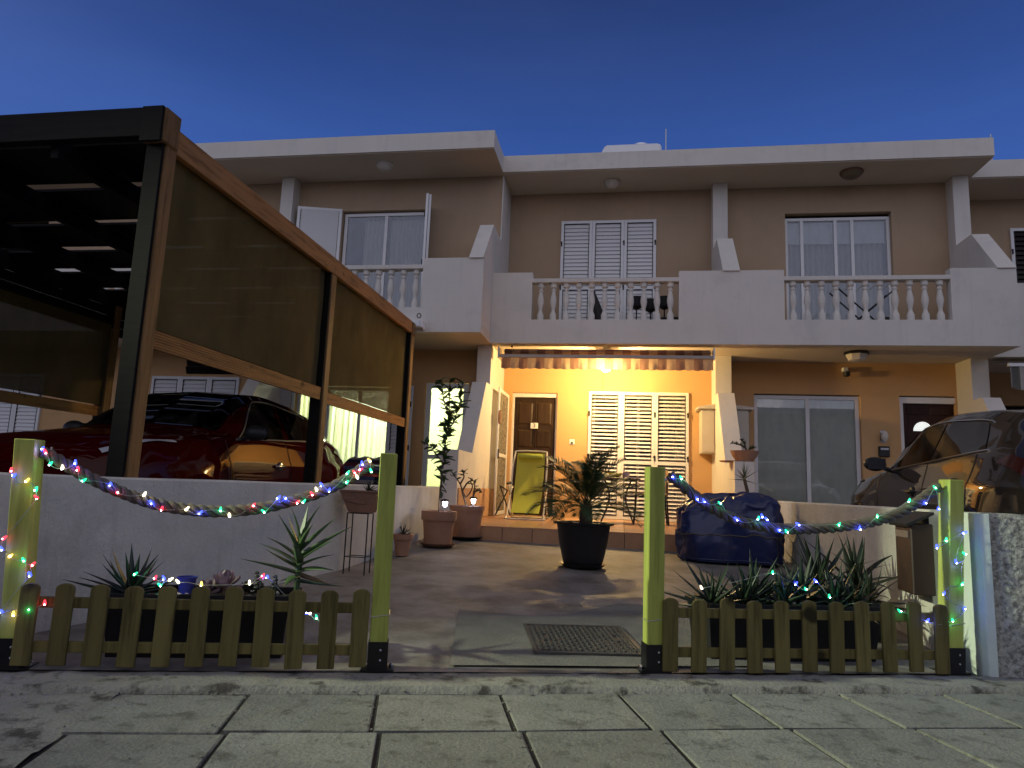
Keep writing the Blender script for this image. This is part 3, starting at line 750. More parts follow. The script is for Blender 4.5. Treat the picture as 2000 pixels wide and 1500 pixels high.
# lit porch lamp: a ceiling lamp under the balcony, with its light
px_, py_ = -.283, 10.86
pl = thing('porch_lamp', 'glowing warm porch lamp under the balcony above the lit shutters', 'lamp', (px_, py_, S1))
obj('stem', MB().lathe([(.06, 0), (.06, -.02), (.02, -.03), (.02, -.25), (.065, -.27), (.065, -.29), (0, -.29)], (px_, py_, S1), 18), ALU, pl, smooth=True)
obj('lamp_glass', MB().ball((px_, py_, 1.925), .075, 16, 10, 1, 1, .72), PORCH, pl, smooth='all')
lamp_light(pl, 'porch_light', (px_, py_, 1.87), PORCH_W, (1, .67, .26), .06)
# room lamps inside number 2
rl = thing('pendant_lamp', 'bright ceiling lamp inside the room behind the glazed white door', 'lamp', (-4.2, 12.6, 2.1))
obj('lamp_shade', MB().lathe([(.02, .03), (.16, 0), (.2, -.08), (.1, -.09)], (-4.2, 12.6, 2.1), 18), emit('room_lamp_glow', (.93, 1, .72), 12), rl, smooth=True)
lamp_light(rl, 'room_light', (-4.2, 12.6, 1.93), ROOM_W, (.97, 1, .76), .14)
# floodlight and sensor on the wall of number 4, wall lamp, doorbells
fl = thing('security_light', 'small white wall sensor light with black camera under the right balcony', 'security light', (3.57, 11.9, 2.06))
obj('bracket', MB().box(3.53, 3.61, 11.80, 11.899, 2.09, 2.16), ALU, fl, bevel=.01)
obj('sensor', MB().lathe([(.02, 0), (.05, .01), (.05, .08), (.0, .09)], (3.58, 11.79, 2.0), 12), BODYBLACK, fl, smooth=True)
wl = thing('wall_lantern', 'small unlit glass wall lantern beside the dark right door', 'lamp', (4.13, 11.9, 1.05))
obj('back_plate', MB().box(4.09, 4.17, 11.885, 11.899, .95, 1.14), STEEL, wl)
obj('lamp_glass', MB().lathe([(.03, 0), (.055, .05), (.05, .13), (.02, .15)], (4.13, 11.82, .97), 8), UNLIT, wl)
bp = thing('letter_slot', 'dark square letter box on the wall below the small lantern', 'letter box', (4.13, 11.9, .82))
obj('body', MB().box(4.05, 4.21, 11.85, 11.899, .72, .89), BODYBLACK, bp, bevel=.008)
obj('flap', MB().box(4.07, 4.19, 11.842, 11.849, .83, .86), STEEL, bp)
db = thing('doorbell', 'small white doorbell plate right of the number 3 door', 'doorbell', (-.87, 11.9, .82))
obj('plate', MB().box(-.915, -.825, 11.885, 11.899, .772, .862), PLATE, db, bevel=.004)
obj('button', MB().lathe([(.018, 0), (.018, -.008), (0, -.008)], (-.87, 11.884, .80), 12, 'Y'), SEAL, db)
so_ = thing('wall_socket', 'small brown outdoor socket low on the wall left of the shutters', 'socket', (-.93, 11.9, .44))
obj('cover', MB().box(-.955, -.905, 11.875, 11.899, .41, .46), TERRADARK, so_, bevel=.004)
for x0, x1, lab in ((1.25, 1.457, 'cream meter cabinet with pitched lid on the lit side of the dividing wall'), (1.713, 1.98, 'cream meter cabinet with pitched lid on the shaded side of the dividing wall')):
    mx = thing('meter_cabinet', lab, 'meter cabinet', ((x0 + x1) / 2, 11.6, .65), 'meter cabinets on the dividing wall')
    obj('body', MB().box(x0, x1, 11.45, 11.89, .67, 1.38), CREAMBOX, mx, bevel=.005)
    obj('lid', MB().prism([(x0 - (.06 if x0 < 1.5 else 0), 11.40, 1.382), (x1 + (.08 if x0 > 1.5 else 0), 11.40, 1.382), (x1 + (.08 if x0 > 1.5 else 0), 11.40, 1.42 if x0 > 1.5 else 1.46), (x0 - (.06 if x0 < 1.5 else 0), 11.40, 1.46 if x0 > 1.5 else 1.42)], (0, .495, 0)), CREAMBOX, mx)
    obj('door', MB().box(x0 + .02, x1 - .02, 11.438, 11.449, .70, 1.35), CREAMBOX, mx)
# retractable awning of number 3
aw = thing('awning', 'retracted orange and brown striped awning over the lit terrace', 'awning', (-.3, 10.62, 2.0))
obj('front_bar', MB().box(-1.955, 1.335, 10.55, 10.60, 2.03, 2.085), M('grey_bar', (.33, .29, .25), .45, .1, 8, metal=.3), aw, bevel=.008)
v = MB(); 
def vf(a, b):
    x = -1.925 + 3.245 * a; return (x, 10.567 + .012 * sin(x * 19) * b + .01 * sin(x * 47) * b, 2.03 - .165 * b - (.014 * abs(sin(pi * (x + 1.925) / .134)) if b > .99 else 0))
v.grid(vf, 150, 5); obj('valance', v, AWN, aw, smooth='all')
v = MB(); v.grid(lambda a, b: (-1.9 + 3.2 * a, 10.60 + .09 * sin(pi * b * .9) + .0, 2.075 + .065 * b), 30, 6); obj('rolled_fabric', v, AWN, aw, smooth='all')
obj('roller', MB().lathe([(.05, -1.9), (.05, 1.3)], (0, 10.72, 2.15), 14, 'X'), AWN, aw, smooth=True)
for x in (-1.97, 1.335):
    obj('bracket', MB().box(x - .012, x + .012, 10.53, 10.80, 2.02, 2.2), STEEL, aw, bevel=.005)
obj('crank_hook', MB().tube([(-1.78, 10.7, 2.248), (-1.78, 10.62, 2.22), (-1.76, 10.6, 2.205)], .01, 6), SEAL, aw)
# other awnings
a2 = thing('awning', 'white closed awning cassette along the bottom of the left balcony', 'awning', (-4, 9.6, 2.3))
obj('cassette', MB().box(-5.6, -2.98, 9.58, 9.735, 2.29, 2.40), ALU, a2, bevel=.02)
obj('end_cap', MB().box(-2.978, -2.955, 9.57, 9.738, 2.28, 2.41), PLATE, a2, bevel=.01)
obj('winder_eye', MB().tube([(-3.0 + .03 * cos(q * pi / 4), 9.55, 2.45 + .035 * sin(q * pi / 4)) for q in range(8)], .008, 6, close=True), SEAL, a2)
a5 = thing('awning', 'scalloped grey and white striped awning of the rightmost house', 'awning', (6.3, 11.2, 2.0))
v = MB()
v.grid(lambda a, b: ((5.63 + 1.9 * a), 11.05 + .01 * sin(a * 60), 2.06 - .30 * b - (.05 * abs(sin(pi * (5.63 + 1.9 * a) / .33)) if b > .99 else 0)), 90, 5); obj('valance', v, AWN5, a5, smooth='all')
obj('front_bar', MB().box(5.6, 7.55, 11.03, 11.07, 2.06, 2.11), ALU, a5)
v = MB(); v.grid(lambda a, b: (5.63 + 1.9 * a, 11.07 + .5 * b, 2.10 + .12 * b), 10, 2); obj('canopy', v, AWN5, a5)
# roof tanks and antennas
tk = thing('water_tank', 'white roof tank with a shiny domed lid behind the parapet', 'water tank', (.07, 13.4, FT))
obj('tank_body', MB().prism([(-.50, 13.0, 6.55), (.66, 13.0, 6.55), (.66, 13.0, 6.80), (.60, 13.0, 6.845), (-.44, 13.0, 6.845), (-.52, 13.0, 6.70)], (0, .9, 0)), PLATE, tk, bevel=.03)
obj('lid', MB().lathe([(.19, 0), (.19, .05), (.17, .06), (.17, .09), (.08, .13), (0, .135)], (.26, 13.3, 6.845), 18), CHROME, tk, smooth=True)
ls = MB()
for x in (-.4, .55):
    for y in (13.1, 13.8): ls.box(x - .03, x + .03, y - .03, y + .03, FT + .002, 6.56)
obj('stand', ls, STEEL, tk)
an = thing('antenna', 'thin aerial mast on the roof beside the white tank', 'antenna', (.74, 13.0, FT))
obj('mast', MB().tube([(.74, 13, FT), (.74, 13, 7.12)], .014, 6), STEEL, an)
obj('crossbar', MB().tube([(.66, 13, 6.35), (.82, 13, 6.35)], .008, 6), STEEL, an)
tk = thing('water_tank', 'pale roof tank at the far right edge behind the corner of the eaves', 'water tank', (6.5, 13.6, FT))
obj('tank_body', MB().box(6.25, 6.62, 13.4, 14.2, 6.1, 6.50), PLATE, tk, bevel=.04); obj('stand', MB().box(6.3, 6.36, 13.5, 13.56, FT + .002, 6.11).box(6.5, 6.56, 13.5, 13.56, FT + .002, 6.11), STEEL, tk)
an = thing('antenna', 'thin aerial mast at the far right edge of the roofs', 'antenna', (6.66, 13.2, FT))
obj('mast', MB().tube([(6.66, 13.2, FT), (6.66, 13.2, 6.85)], .014, 6), STEEL, an); obj('crossbar', MB().tube([(6.6, 13.2, 6.3), (6.72, 13.2, 6.3)], .008, 6), STEEL, an)

# things on the balconies
sl_ = thing('parasol', 'folded dark parasol leaning behind the middle balcony balusters', 'parasol', (-.42, 11.2, 2.4))
obj('canopy', MB().tube([(-.36, 11.1, 2.55), (-.44, 11.2, 2.9), (-.5, 11.3, 3.25)], [.07, .09, .02], 10), SEAL, sl_, smooth=True)
obj('pole', MB().tube([(-.34, 11.07, 2.405), (-.52, 11.33, 3.34)], .016, 6), BLACKMETAL, sl_)
for (x, y, lab) in ((.18, 11.0, 'left one of three hanging dark pots on stakes behind the balusters'), (.40, 10.95, 'middle one of three dark pots on stakes behind the balusters'), (.62, 11.0, 'right one of three dark pots on stakes behind the balusters')):
    t = thing('stake_lantern', lab, 'lantern', (x, y, 2.4), 'dark lanterns on stakes on the middle balcony')
    dz = -.06 if x == .40 else 0
    obj('bowl', MB().lathe([(.03, 0), (.09, .04), (.115, .16), (.12, .20)], (x, y, 2.92 + dz), 12), BODYBLACK, t, smooth=True)
    obj('stake', MB().tube([(x, y, 2.405), (x, y, 2.925 + dz)], .012, 6), BLACKMETAL, t)
t = thing('storage_box', 'low dark box in the corner of the middle balcony', 'box', (.72, 10.95, 2.4))
obj('body', MB().box(.58, 1.0, 10.85, 11.25, 2.402, 2.72), BODYBLACK, t, bevel=.02); obj('lid', MB().box(.56, 1.02, 10.83, 11.27, 2.722, 2.76), BODYBLACK, t, bevel=.01)
t = thing('drying_rack', 'white folding clothes rack standing behind the right balusters', 'clothes rack', (3.6, 11.1, 2.4))
for y in (10.9, 11.25):
    obj('leg', MB().tube([(3.15, y, 2.41), (4.05, y, 3.22)], .012, 6), BLACKMETAL, t); obj('leg', MB().tube([(4.05, y, 2.41), (3.2, y, 3.25)], .012, 6), BLACKMETAL, t)
for x in (3.2, 3.4, 3.6, 3.8, 4.0): obj('rail', MB().tube([(x, 10.88, 3.26 + (x - 3.2) * .08), (x, 11.27, 3.26 + (x - 3.2) * .08)], .009, 6), PLATE, t)

# ------------------------------------------------------------------ carport
cp = thing('carport', 'dark timber carport with olive shade screens over the red car', 'carport', (-4.5, 6, -.75))
XR, XL = -2.91, -6.35
def post(x, y, z0, z1, s=.125, mat=STAINZ):
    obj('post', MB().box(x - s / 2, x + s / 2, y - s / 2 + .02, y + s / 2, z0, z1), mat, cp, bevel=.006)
    obj('post_facing', MB().box(x - s / 2 - .002, x + s / 2 - .012, y - s / 2 - .004, y - s / 2 + .018, z0 + .01, z1 - .002), BLACKWOOD, cp, bevel=.003)  # black strip covering the front face, darker than the brown post
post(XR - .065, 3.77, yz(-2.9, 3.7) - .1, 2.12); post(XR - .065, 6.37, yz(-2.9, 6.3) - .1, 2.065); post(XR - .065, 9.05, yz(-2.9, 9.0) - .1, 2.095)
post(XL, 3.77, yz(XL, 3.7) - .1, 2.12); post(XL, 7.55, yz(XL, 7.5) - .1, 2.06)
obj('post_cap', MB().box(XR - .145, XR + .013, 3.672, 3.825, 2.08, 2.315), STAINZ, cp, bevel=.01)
obj('cap_facing', MB().box(XR - .147, XR + .0, 3.650, 3.670, 2.075, 2.312), BLACKWOOD, cp, bevel=.003)  # same black strip over the front of the cap
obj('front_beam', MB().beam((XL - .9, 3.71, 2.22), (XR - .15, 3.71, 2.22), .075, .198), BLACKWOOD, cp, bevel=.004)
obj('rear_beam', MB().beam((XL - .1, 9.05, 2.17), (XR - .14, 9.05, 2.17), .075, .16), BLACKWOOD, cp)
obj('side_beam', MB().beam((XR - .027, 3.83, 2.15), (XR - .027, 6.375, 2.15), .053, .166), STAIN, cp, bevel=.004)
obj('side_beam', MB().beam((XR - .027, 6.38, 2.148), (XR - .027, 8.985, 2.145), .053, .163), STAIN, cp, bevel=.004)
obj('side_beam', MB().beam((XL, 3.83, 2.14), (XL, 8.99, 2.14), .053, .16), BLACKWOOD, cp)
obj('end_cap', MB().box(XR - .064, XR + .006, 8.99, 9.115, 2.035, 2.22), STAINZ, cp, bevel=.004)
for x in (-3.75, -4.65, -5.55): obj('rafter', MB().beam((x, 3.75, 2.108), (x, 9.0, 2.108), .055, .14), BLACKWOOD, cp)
cr = random.Random(12)
y = 3.87
while y < 8.9:
    b = MB(); w = .645
    z = 2.195; tl = cr.uniform(-.02, .02); g0 = cr.uniform(.02, .10); g1 = cr.uniform(.0, .05)
    b.add([(XL - .6, y, z), (XR - .06, y + g1, z + .0), (XR - .06, y + w - .0, z + .02), (XL - .6, y + w - g0, z + .02 + tl)], [(0, 1, 2, 3)])
    b.v += [p + Z * .022 for p in b.v[:4]]; b.f += [(4, 7, 6, 5), (0, 4, 5, 1), (1, 5, 6, 2), (2, 6, 7, 3), (3, 7, 4, 0)]
    obj('roof_board', b, BLACKWOOD, cp); y += .69
for k in range(5): obj('louvre_board', MB().obox((XL / 2 + XR / 2 - .03, 9.0, 1.50 + .115 * k), ((XR - XL) / 2 - .1, 0, 0), (0, .012, .004), (0, -.018, .052)), BLACKWOOD, cp)
for k in range(4): obj('louvre_board', MB().obox((XL + .01, 6.4, 1.74 + .115 * k), (0, 2.5, 0), (.012, 0, .004), (-.018, 0, .055)), BLACKWOOD, cp)
# shade screens on the right side, slightly sagging, and the grooved boards below them
def screen(y0, y1, z0, z1, x, sag):
    mb = MB(); mb.grid(lambda u, v: (x + sag * sin(pi * u) * sin(pi * v) + .006 * mnoise.noise(V((u * 6, v * 5, y0))), y0 + (y1 - y0) * u, z0 + (z1 - z0) * v + .012 * sin(pi * u) * (1 - v)), 26, 16)
    return obj('shade_screen', mb, SCREEN, cp, smooth='all')
screen(3.84, 6.30, .904, 2.10, XR - .075, -.03); screen(6.44, 8.985, .883, 2.10, XR - .075, -.03)
screen(4.0, 7.48, .79, 1.80, XL + .05, .04)
obj('corner_strip', MB().box(XL + .075, XL + .10, 7.45, 7.50, .6, 1.75), STAINZ, cp)
def grooved(y0, y1, z0, z1, x):
    mb = MB(); n = 7; h = (z1 - z0)
    prof = [(x - .028, z0)]
    for i in range(n):
        a = z0 + h * i / n; e = h / n
        prof += [(x, a + .0005), (x, a + e * .62), (x - .008, a + e * .66), (x - .008, a + e * .985)]
    prof += [(x, z1), (x - .028, z1)]
    mb.prism([(px, y0, pzz) for px, pzz in prof], (0, y1 - y0, 0)); return obj('rail_board', mb, STAIN, cp)
grooved(3.84, 6.30, .776, .897, XR - .02); grooved(6.44, 8.98, .754, .872, XR - .02)
obj('rail_board', MB().box(XL + .02, XL + .05, 3.8, 7.48, .66, .78), STAIN, cp)

# ------------------------------------------------------------------ garden walls and gate pillar
gw = thing('garden_wall', 'left rendered boundary wall beside the carport', 'wall', (-2.36, 5.5, -.8))
def wall_mesh(path, th, ztop):
    # path: the points of the visible face; the wall's thickness lies to the left of it
    P = []
    for (x0, y0), (x1, y1) in zip(path, path[1:]):
        n = max(2, int(hypot(x1 - x0, y1 - y0) * 7))
        P += [(x0 + (x1 - x0) * i / n, y0 + (y1 - y0) * i / n) for i in range(n)]
    P.append(path[-1]); mb = MB()
    for x, y in P:
        z = ztop + .006 * mnoise.noise(V((x, y * 1.5, 0))); q = .005 * mnoise.noise(V((y * 2, 3, x)))
        mb.v += [V(p) for p in ((x - th + q, y, -1.15), (x - th + q, y, z - .012), (x - th + .012, y, z), (x - .012, y, z), (x + q, y, z - .012), (x + q, y, -1.15))]
    n = len(P) - 1
    for i in range(n):
        for k in range(5): mb.f.append((i * 6 + k, i * 6 + k + 1, i * 6 + k + 7, i * 6 + k + 6))
    mb.f += [tuple(range(6)), tuple(range(n * 6 + 5, n * 6 - 1, -1))]
    return mb
obj('wall_body', wall_mesh([(-3.12, 2.62), (-2.93, 3.30), (-2.55, 4.55), (-2.30, 5.55), (-2.27, 6.1), (-2.27, 8.74)], .17, -.028), ROUGHWALL, gw)
gw = thing('garden_wall', 'right rendered boundary wall below the dark car', 'wall', (1.87, 6.5, -.8))
obj('wall_body', wall_mesh([(1.96, 4.48), (1.96, 9.5)], .17, -.032), ROUGHWALL, gw)
obj('wall_end', MB().box(1.712, 1.788, 9.35, 9.505, -1.0, -.035), ROUGHWALL, gw, bevel=.006)
gp = thing('gate_pillar', 'roughcast concrete gate pillar with pale painted edge at far right', 'pillar', (2.02, 4.25, -.86))
mb = MB()
def pf(u, v):
    a = [(1.935, 4.115), (2.145, 4.115), (2.15, 4.46), (1.935, 4.46)]
    i = min(3, int(u * 4)); f = u * 4 - i; p0, p1 = a[i], a[(i + 1) % 4]
    x, y = p0[0] + (p1[0] - p0[0]) * f, p0[1] + (p1[1] - p0[1]) * f; z = -.90 + .865 * v
    d = .010 * mnoise.noise(V((x * 38, y * 38, z * 38))) + .006 * mnoise.noise(V((x * 90, y * 90, z * 90)))
    rx = 1 - (.012 if v > .985 else 0) * 4
    return (2.04 + (x - 2.04) * (rx + d * 4) + (.02 if i in (0, 1) and f > .8 and i == 0 else 0) * 0, 4.29 + (y - 4.29) * (rx + d * 3), z)
mb.grid(pf, 120, 90); mb.add([(1.945, 4.13, -.037), (2.135, 4.13, -.037), (2.135, 4.45, -.037), (1.945, 4.45, -.037)], [(0, 1, 2, 3)])
obj('roughcast_body', mb, ROUGHCAST, gp, smooth='all')
obj('painted_edge', MB().prism([(1.870, 4.47, -.9), (1.870, 4.13, -.9), (1.893, 4.102, -.9), (1.938, 4.100, -.9), (1.938, 4.47, -.9)], (0, 0, .862)), MINT, gp, bevel=.004)
# letterbox on the right wall
lb = thing('letterbox', 'brown letterbox with sloping lid on the right boundary wall', 'letterbox', (1.72, 4.55, -.45))
obj('body', MB().box(1.665, 1.787, 4.42, 4.66, -.52, -.115), BROWNBOX, lb, bevel=.006)
obj('lid', MB().prism([(1.640, 4.40, -.135), (1.787, 4.40, -.06), (1.787, 4.40, -.045), (1.635, 4.40, -.118)], (0, .28, 0)), BODYBLACK, lb)
obj('flap', MB().box(1.658, 1.664, 4.45, 4.63, -.20, -.16), STEEL, lb)

# ------------------------------------------------------------------ cars
CT = {  # station: eight control points (half width, height) from sill to roof centre
 0.00: [(.50,.30),(.54,.34),(.58,.48),(.56,.62),(.46,.72),(.36,.745),(.24,.755),(0,.76)],
 0.12: [(.64,.22),(.72,.27),(.76,.48),(.74,.70),(.62,.84),(.48,.875),(.32,.89),(0,.90)],
 0.40: [(.70,.20),(.80,.25),(.85,.50),(.84,.78),(.74,.945),(.60,.985),(.40,1.0),(0,1.01)],
 1.00: [(.72,.20),(.81,.25),(.865,.50),(.86,.80),(.80,1.0),(.66,1.055),(.45,1.085),(0,1.10)],
 1.25: [(.72,.20),(.81,.25),(.86,.50),(.86,.82),(.80,1.03),(.69,1.09),(.52,1.125),(0,1.15)],
 1.60: [(.72,.20),(.81,.25),(.855,.50),(.855,.82),(.795,1.05),(.645,1.31),(.54,1.355),(0,1.38)],
 1.95: [(.72,.20),(.81,.25),(.855,.50),(.855,.83),(.79,1.065),(.605,1.455),(.50,1.515),(0,1.54)],
 2.30: [(.72,.20),(.81,.25),(.855,.50),(.86,.84),(.785,1.08),(.585,1.485),(.49,1.55),(0,1.575)],
 2.90: [(.72,.20),(.81,.25),(.86,.50),(.87,.86),(.78,1.11),(.575,1.45),(.48,1.525),(0,1.555)],
 3.40: [(.72,.20),(.81,.25),(.865,.52),(.875,.87),(.765,1.135),(.575,1.375),(.48,1.46),(0,1.49)],
 3.70: [(.70,.22),(.79,.27),(.85,.53),(.86,.87),(.74,1.13),(.575,1.29),(.46,1.395),(0,1.43)],
 3.90: [(.66,.25),(.76,.30),(.82,.54),(.82,.86),(.72,1.08),(.59,1.13),(.44,1.18),(0,1.21)],
 4.05: [(.62,.28),(.70,.34),(.77,.55),(.76,.82),(.68,.95),(.58,.985),(.40,1.0),(0,1.01)],
 4.13: [(.56,.32),(.62,.38),(.68,.56),(.67,.72),(.58,.81),(.45,.825),(.30,.835),(0,.84)]}
CS = sorted(CT)
def cstation(s):
    s = min(max(s, CS[0]), CS[-1])
    for i in range(len(CS) - 1):
        if CS[i] <= s <= CS[i + 1]: break
    a, b = CS[i], CS[i + 1]; f = (s - a) / (b - a)
    pa, pb = CT[a], CT[b]; p0 = CT[CS[max(0, i - 1)]]; p3 = CT[CS[min(len(CS) - 1, i + 2)]]
    out = []
    for k in range(8):
        q = []
        for c in (0, 1):
            m1 = (pb[k][c] - p0[k][c]) / max(.05, b - CS[max(0, i - 1)]) * (b - a) * .6; m2 = (p3[k][c] - pa[k][c]) / max(.05, CS[min(len(CS) - 1, i + 2)] - a) * (b - a) * .6
            f2, f3 = f * f, f ** 3
            q.append((2 * f3 - 3 * f2 + 1) * pa[k][c] + (f3 - 2 * f2 + f) * m1 + (-2 * f3 + 3 * f2) * pb[k][c] + (f3 - f2) * m2)
        out.append(q)
    return out
WH = (.80, 3.33)
def cpt(s, v, side=1, off=0):
    P = cstation(s); i = min(6, int(v)); f = v - i
    a, b = P[i], P[i + 1]; p0, p3 = P[max(0, i - 1)], P[min(7, i + 2)]
    h = lambda c: (b[c] - a[c]) * (f * f * (3 - 2 * f) * .5 + f * .5) + a[c]
    w, z = h(0), h(1)
    for xw in WH:                                    # swollen wings over the wheels
        w += .055 * math.exp(-((s - xw) / .40) ** 4) * max(0, 1 - abs(z - .62) / .36) * (1 if v < 4.2 else 0)
    return V((side * w, s - 2.06, z))
def cpatch(corners, nu, nv, side, off=.006, both=False):
    # corners: (s,v) at bottom-front, bottom-rear, top-rear, top-front of a panel lying on the body
    mb = MB()
    def fn(u, v):
        (s0, v0), (s1, v1), (s2, v2), (s3, v3) = corners
        s = (s0 * (1 - u) + s1 * u) * (1 - v) + (s3 * (1 - u) + s2 * u) * v; t = (v0 * (1 - u) + v1 * u) * (1 - v) + (v3 * (1 - u) + v2 * u) * v
        p = cpt(s, t, side); e = .01
        n = (cpt(s + e, t, side) - cpt(s - e, t, side)).cross(cpt(s, min(6.999, t + e), side) - cpt(s, max(0, t - e), side)); 
        if n.length < 1e-9: n = V((side, 0, .2))
        n.normalize()
        if n.dot(V((side, 0, .6))) < 0: n = -n
        return p + n * off
    mb.grid(fn, nu, nv)
    return mb
def car(label, cat, at, rz, paint):
    c = thing('parked_car', label, cat, (0, 0, 0))
    mb = MB(); NS, NV = 84, 28; ids = {}
    ss = [4.13 * i / NS for i in range(NS + 1)]
    for side in (1, -1):
        b = len(mb.v)
        for s in ss:
            for j in range(NV + 1):
                v = 7 * j / NV; p = cpt(s, v, side)
                if v < 4.2:
                    for xw in WH:
                        dy, dz = p.y + 2.06 - xw, p.z - .33; r = hypot(dy, dz)
                        if .30 < r < .405: k = .375 / r; p = V((p.x, xw - 2.06 + dy * k, .33 + dz * k))
                mb.v.append(p)
        for i in range(NS):
            for j in range(NV):
                q = [b + i * (NV + 1) + j, b + (i + 1) * (NV + 1) + j, b + (i + 1) * (NV + 1) + j + 1, b + i * (NV + 1) + j + 1]
                if 7 * j / NV < 4.2:
                    cen = sum((mb.v[k] for k in q), V()) / 4
                    if any(hypot(cen.y + 2.06 - xw, cen.z - .33) < .372 for xw in WH): continue
                mb.f.append(tuple(q))
    body = obj('body', mb, paint, c, smooth='all')
    fl_ = MB()
    fl_.prism([(-.7, -1.95, .21), (.7, -1.95, .21), (.7, 1.9, .24), (-.7, 1.9, .24)], (0, 0, .02)); obj('underbody', fl_, BODYBLACK, c)
    # nose and tail closing panels
    for s, nm in ((0.0, 'front_bumper'), (4.13, 'rear_bumper')):
        P = [cpt(s, 7 * j / NV, 1) for j in range(NV + 1)] + [cpt(s, 7 * j / NV, -1) for j in range(NV, -1, -1)]
        P = [p + V((0, .004 if s < 1 else -.004, 0)) for p in P]
        m2 = MB(); m2.add([V((0, s - 2.06 + (.0), .55))] + P, [(0, i + 1, (i + 1) % len(P) + 1) for i in range(len(P))]); obj(nm, m2, paint, c)
    for side in (1, -1):
        obj('side_window', cpatch([(1.50, 4.12), (2.40, 4.08), (2.38, 4.93), (1.97, 4.90)], 12, 8, side), GLASS_DARK, c, smooth='all')
        obj('side_window', cpatch([(2.50, 4.08), (3.36, 4.16), (3.12, 4.88), (2.47, 4.93)], 12, 8, side), GLASS_DARK, c, smooth='all')
        tr = MB()
        for (a, b) in (((1.44, 4.03), (3.42, 4.10)),):
            tr.tube([cpt(a[0] + (b[0] - a[0]) * i / 20, a[1] + (b[1] - a[1]) * i / 20, side) + V((side * .006, 0, .003)) for i in range(21)], .009, 6)
        tr.tube([cpt(1.44 + .52 * i / 10, 4.03 + .93 * i / 10, side) + V((side * .006, 0, .004)) for i in range(11)] + [cpt(1.96 + 1.2 * i / 14, 4.96 - .02 * i / 14, side) + V((side * .004, 0, .006)) for i in range(1, 15)], .008, 6)
        obj('window_trim', tr, CHROME if paint is NAVYCAB else STEEL, c)
        m = MB(); q = cpt(1.52, 4.05, side)
        m.ball(q + V((side * .15, -.01, .06)), .1, 12, 8, 1.15, .55, .75); mi = obj('wing_mirror', m, BODYBLACK, c, smooth='all')
        obj('mirror_arm', MB().tube([q, q + V((side * .1, 0, .03))], .022, 8), BODYBLACK, mi)
        obj('mirror_glass', MB().obox(q + V((side * .15, .05, .06)), V((.085, 0, 0)), V((0, .002, 0)), V((0, 0, .055))), MIRROR, mi)
        for s, vv in ((2.22, 2.96), ):
            hp = cpt(s, vv, side)
            obj('door_handle', MB().ball(hp + V((side * .012, -.06, 0)), .05, 10, 6, .5, 1.9, .42).ball(hp + V((side * .0, -.02, .0)), .045, 10, 6, .4, 1.2, 1.1), CHROME if paint is REDPAINT else BODYBLACK, c, smooth='all')
        sh = MB()   # shut lines between the doors, in narrow black gaps
        for s in (1.32, 2.45, 3.28):
            pts = [cpt(s + (.05 * sin((v_ - .6)) if s > 3 else -.03 * (v_ - 2)), v_, side) + V((side * .0015, 0, 0)) for v_ in [.6 + 3.4 * i / 14 for i in range(15)]]
            if s > 3: pts = pts[7:]
            sh.tube(pts, .0042, 4)
        obj('door_gap', sh, SEAL, c)
        obj('sill_cladding', cpatch([(1.2, .35), (2.95, .35), (2.95, 1.25), (1.2, 1.25)], 18, 4, side, .008), BODYBLACK, c, smooth='all')
        obj('headlight', MB().lathe([(.0, -.03), (.075, -.02), (.10, .0), (.105, .03), (.1, .06)], (side * .56, -2.06 + .06, .60), 18, 'Y'), LENS, c, smooth=True)
        obj('marker_light', cpatch([(.10, 4.3), (.62, 3.9), (.60, 4.15), (.12, 4.7)], 12, 3, side, .012), LENS, c, smooth='all')
        obj('tail_light', cpatch([(4.02, 3.35), (3.60, 3.62), (3.74, 3.86), (4.05, 3.75)], 10, 5, side, .016), TAILRED, c, smooth='all')
        for xw in WH:
            cx_ = V((side * .80, xw - 2.06, .33))
            w = obj('wheel', MB().lathe([(.21, -.10), (.30, -.105), (.33, -.08), (.335, 0), (.33, .08), (.30, .105), (.21, .10)], cx_ - V((side * .03, 0, 0)), 30, 'X'), RUBBER, c, smooth=True)
            rim = MB().lathe([(.215, -.06), (.215, .085), (.20, .09), (.195, .03)], cx_ - V((side * .03, 0, 0)), 24, 'X')
            for k in range(5):
                a = 2 * pi * k / 5; d = V((0, cos(a), sin(a))); e = V((0, -sin(a), cos(a)))
                rim.obox(cx_ + d * .11 + V((side * .035, 0, 0)), d * .10, e * .022, V((.012, 0, 0)))
            obj('rim', rim, STEEL, w)
            ar = MB(); n = 22; pts = []
            for k in range(n + 1):
                a = radians(-12 + 204 * k / n); s_ = xw + .377 * cos(a); zz = .33 + .377 * sin(a)
                best = min((abs(cpt(s_, vv / 20, side).z - zz), vv / 20) for vv in range(4, 84))[1]
                p = cpt(s_, best, side); pts.append(V((p.x + side * .006, s_ - 2.06, zz)))
            ar.tube(pts, .019, 6); obj('arch_lip', ar, paint, c, smooth=True)
            li = MB(); k0 = [V((side * .42, xw - 2.06 + .37 * cos(radians(-15 + 210 * k / n)), .33 + .37 * sin(radians(-15 + 210 * k / n)))) for k in range(n + 1)]
            for k in range(n): li.add([k0[k], k0[k + 1], k0[k + 1] + V((side * .41, 0, 0)), k0[k] + V((side * .41, 0, 0))], [(0, 1, 2, 3)])
            li.add(k0, [tuple(range(n + 1))]); obj('wheel_liner', li, BODYBLACK, c)
    ws = MB()
    a = cpatch([(1.28, 5.05), (1.92, 5.05), (1.92, 6.98), (1.28, 6.98)], 8, 10, 1, .007); b = cpatch([(1.28, 5.05), (1.92, 5.05), (1.92, 6.98), (1.28, 6.98)], 8, 10, -1, .007)
    obj('windscreen', MB().add(a.v, a.f).add(b.v, b.f), GLASS_DARK, c, smooth='all')
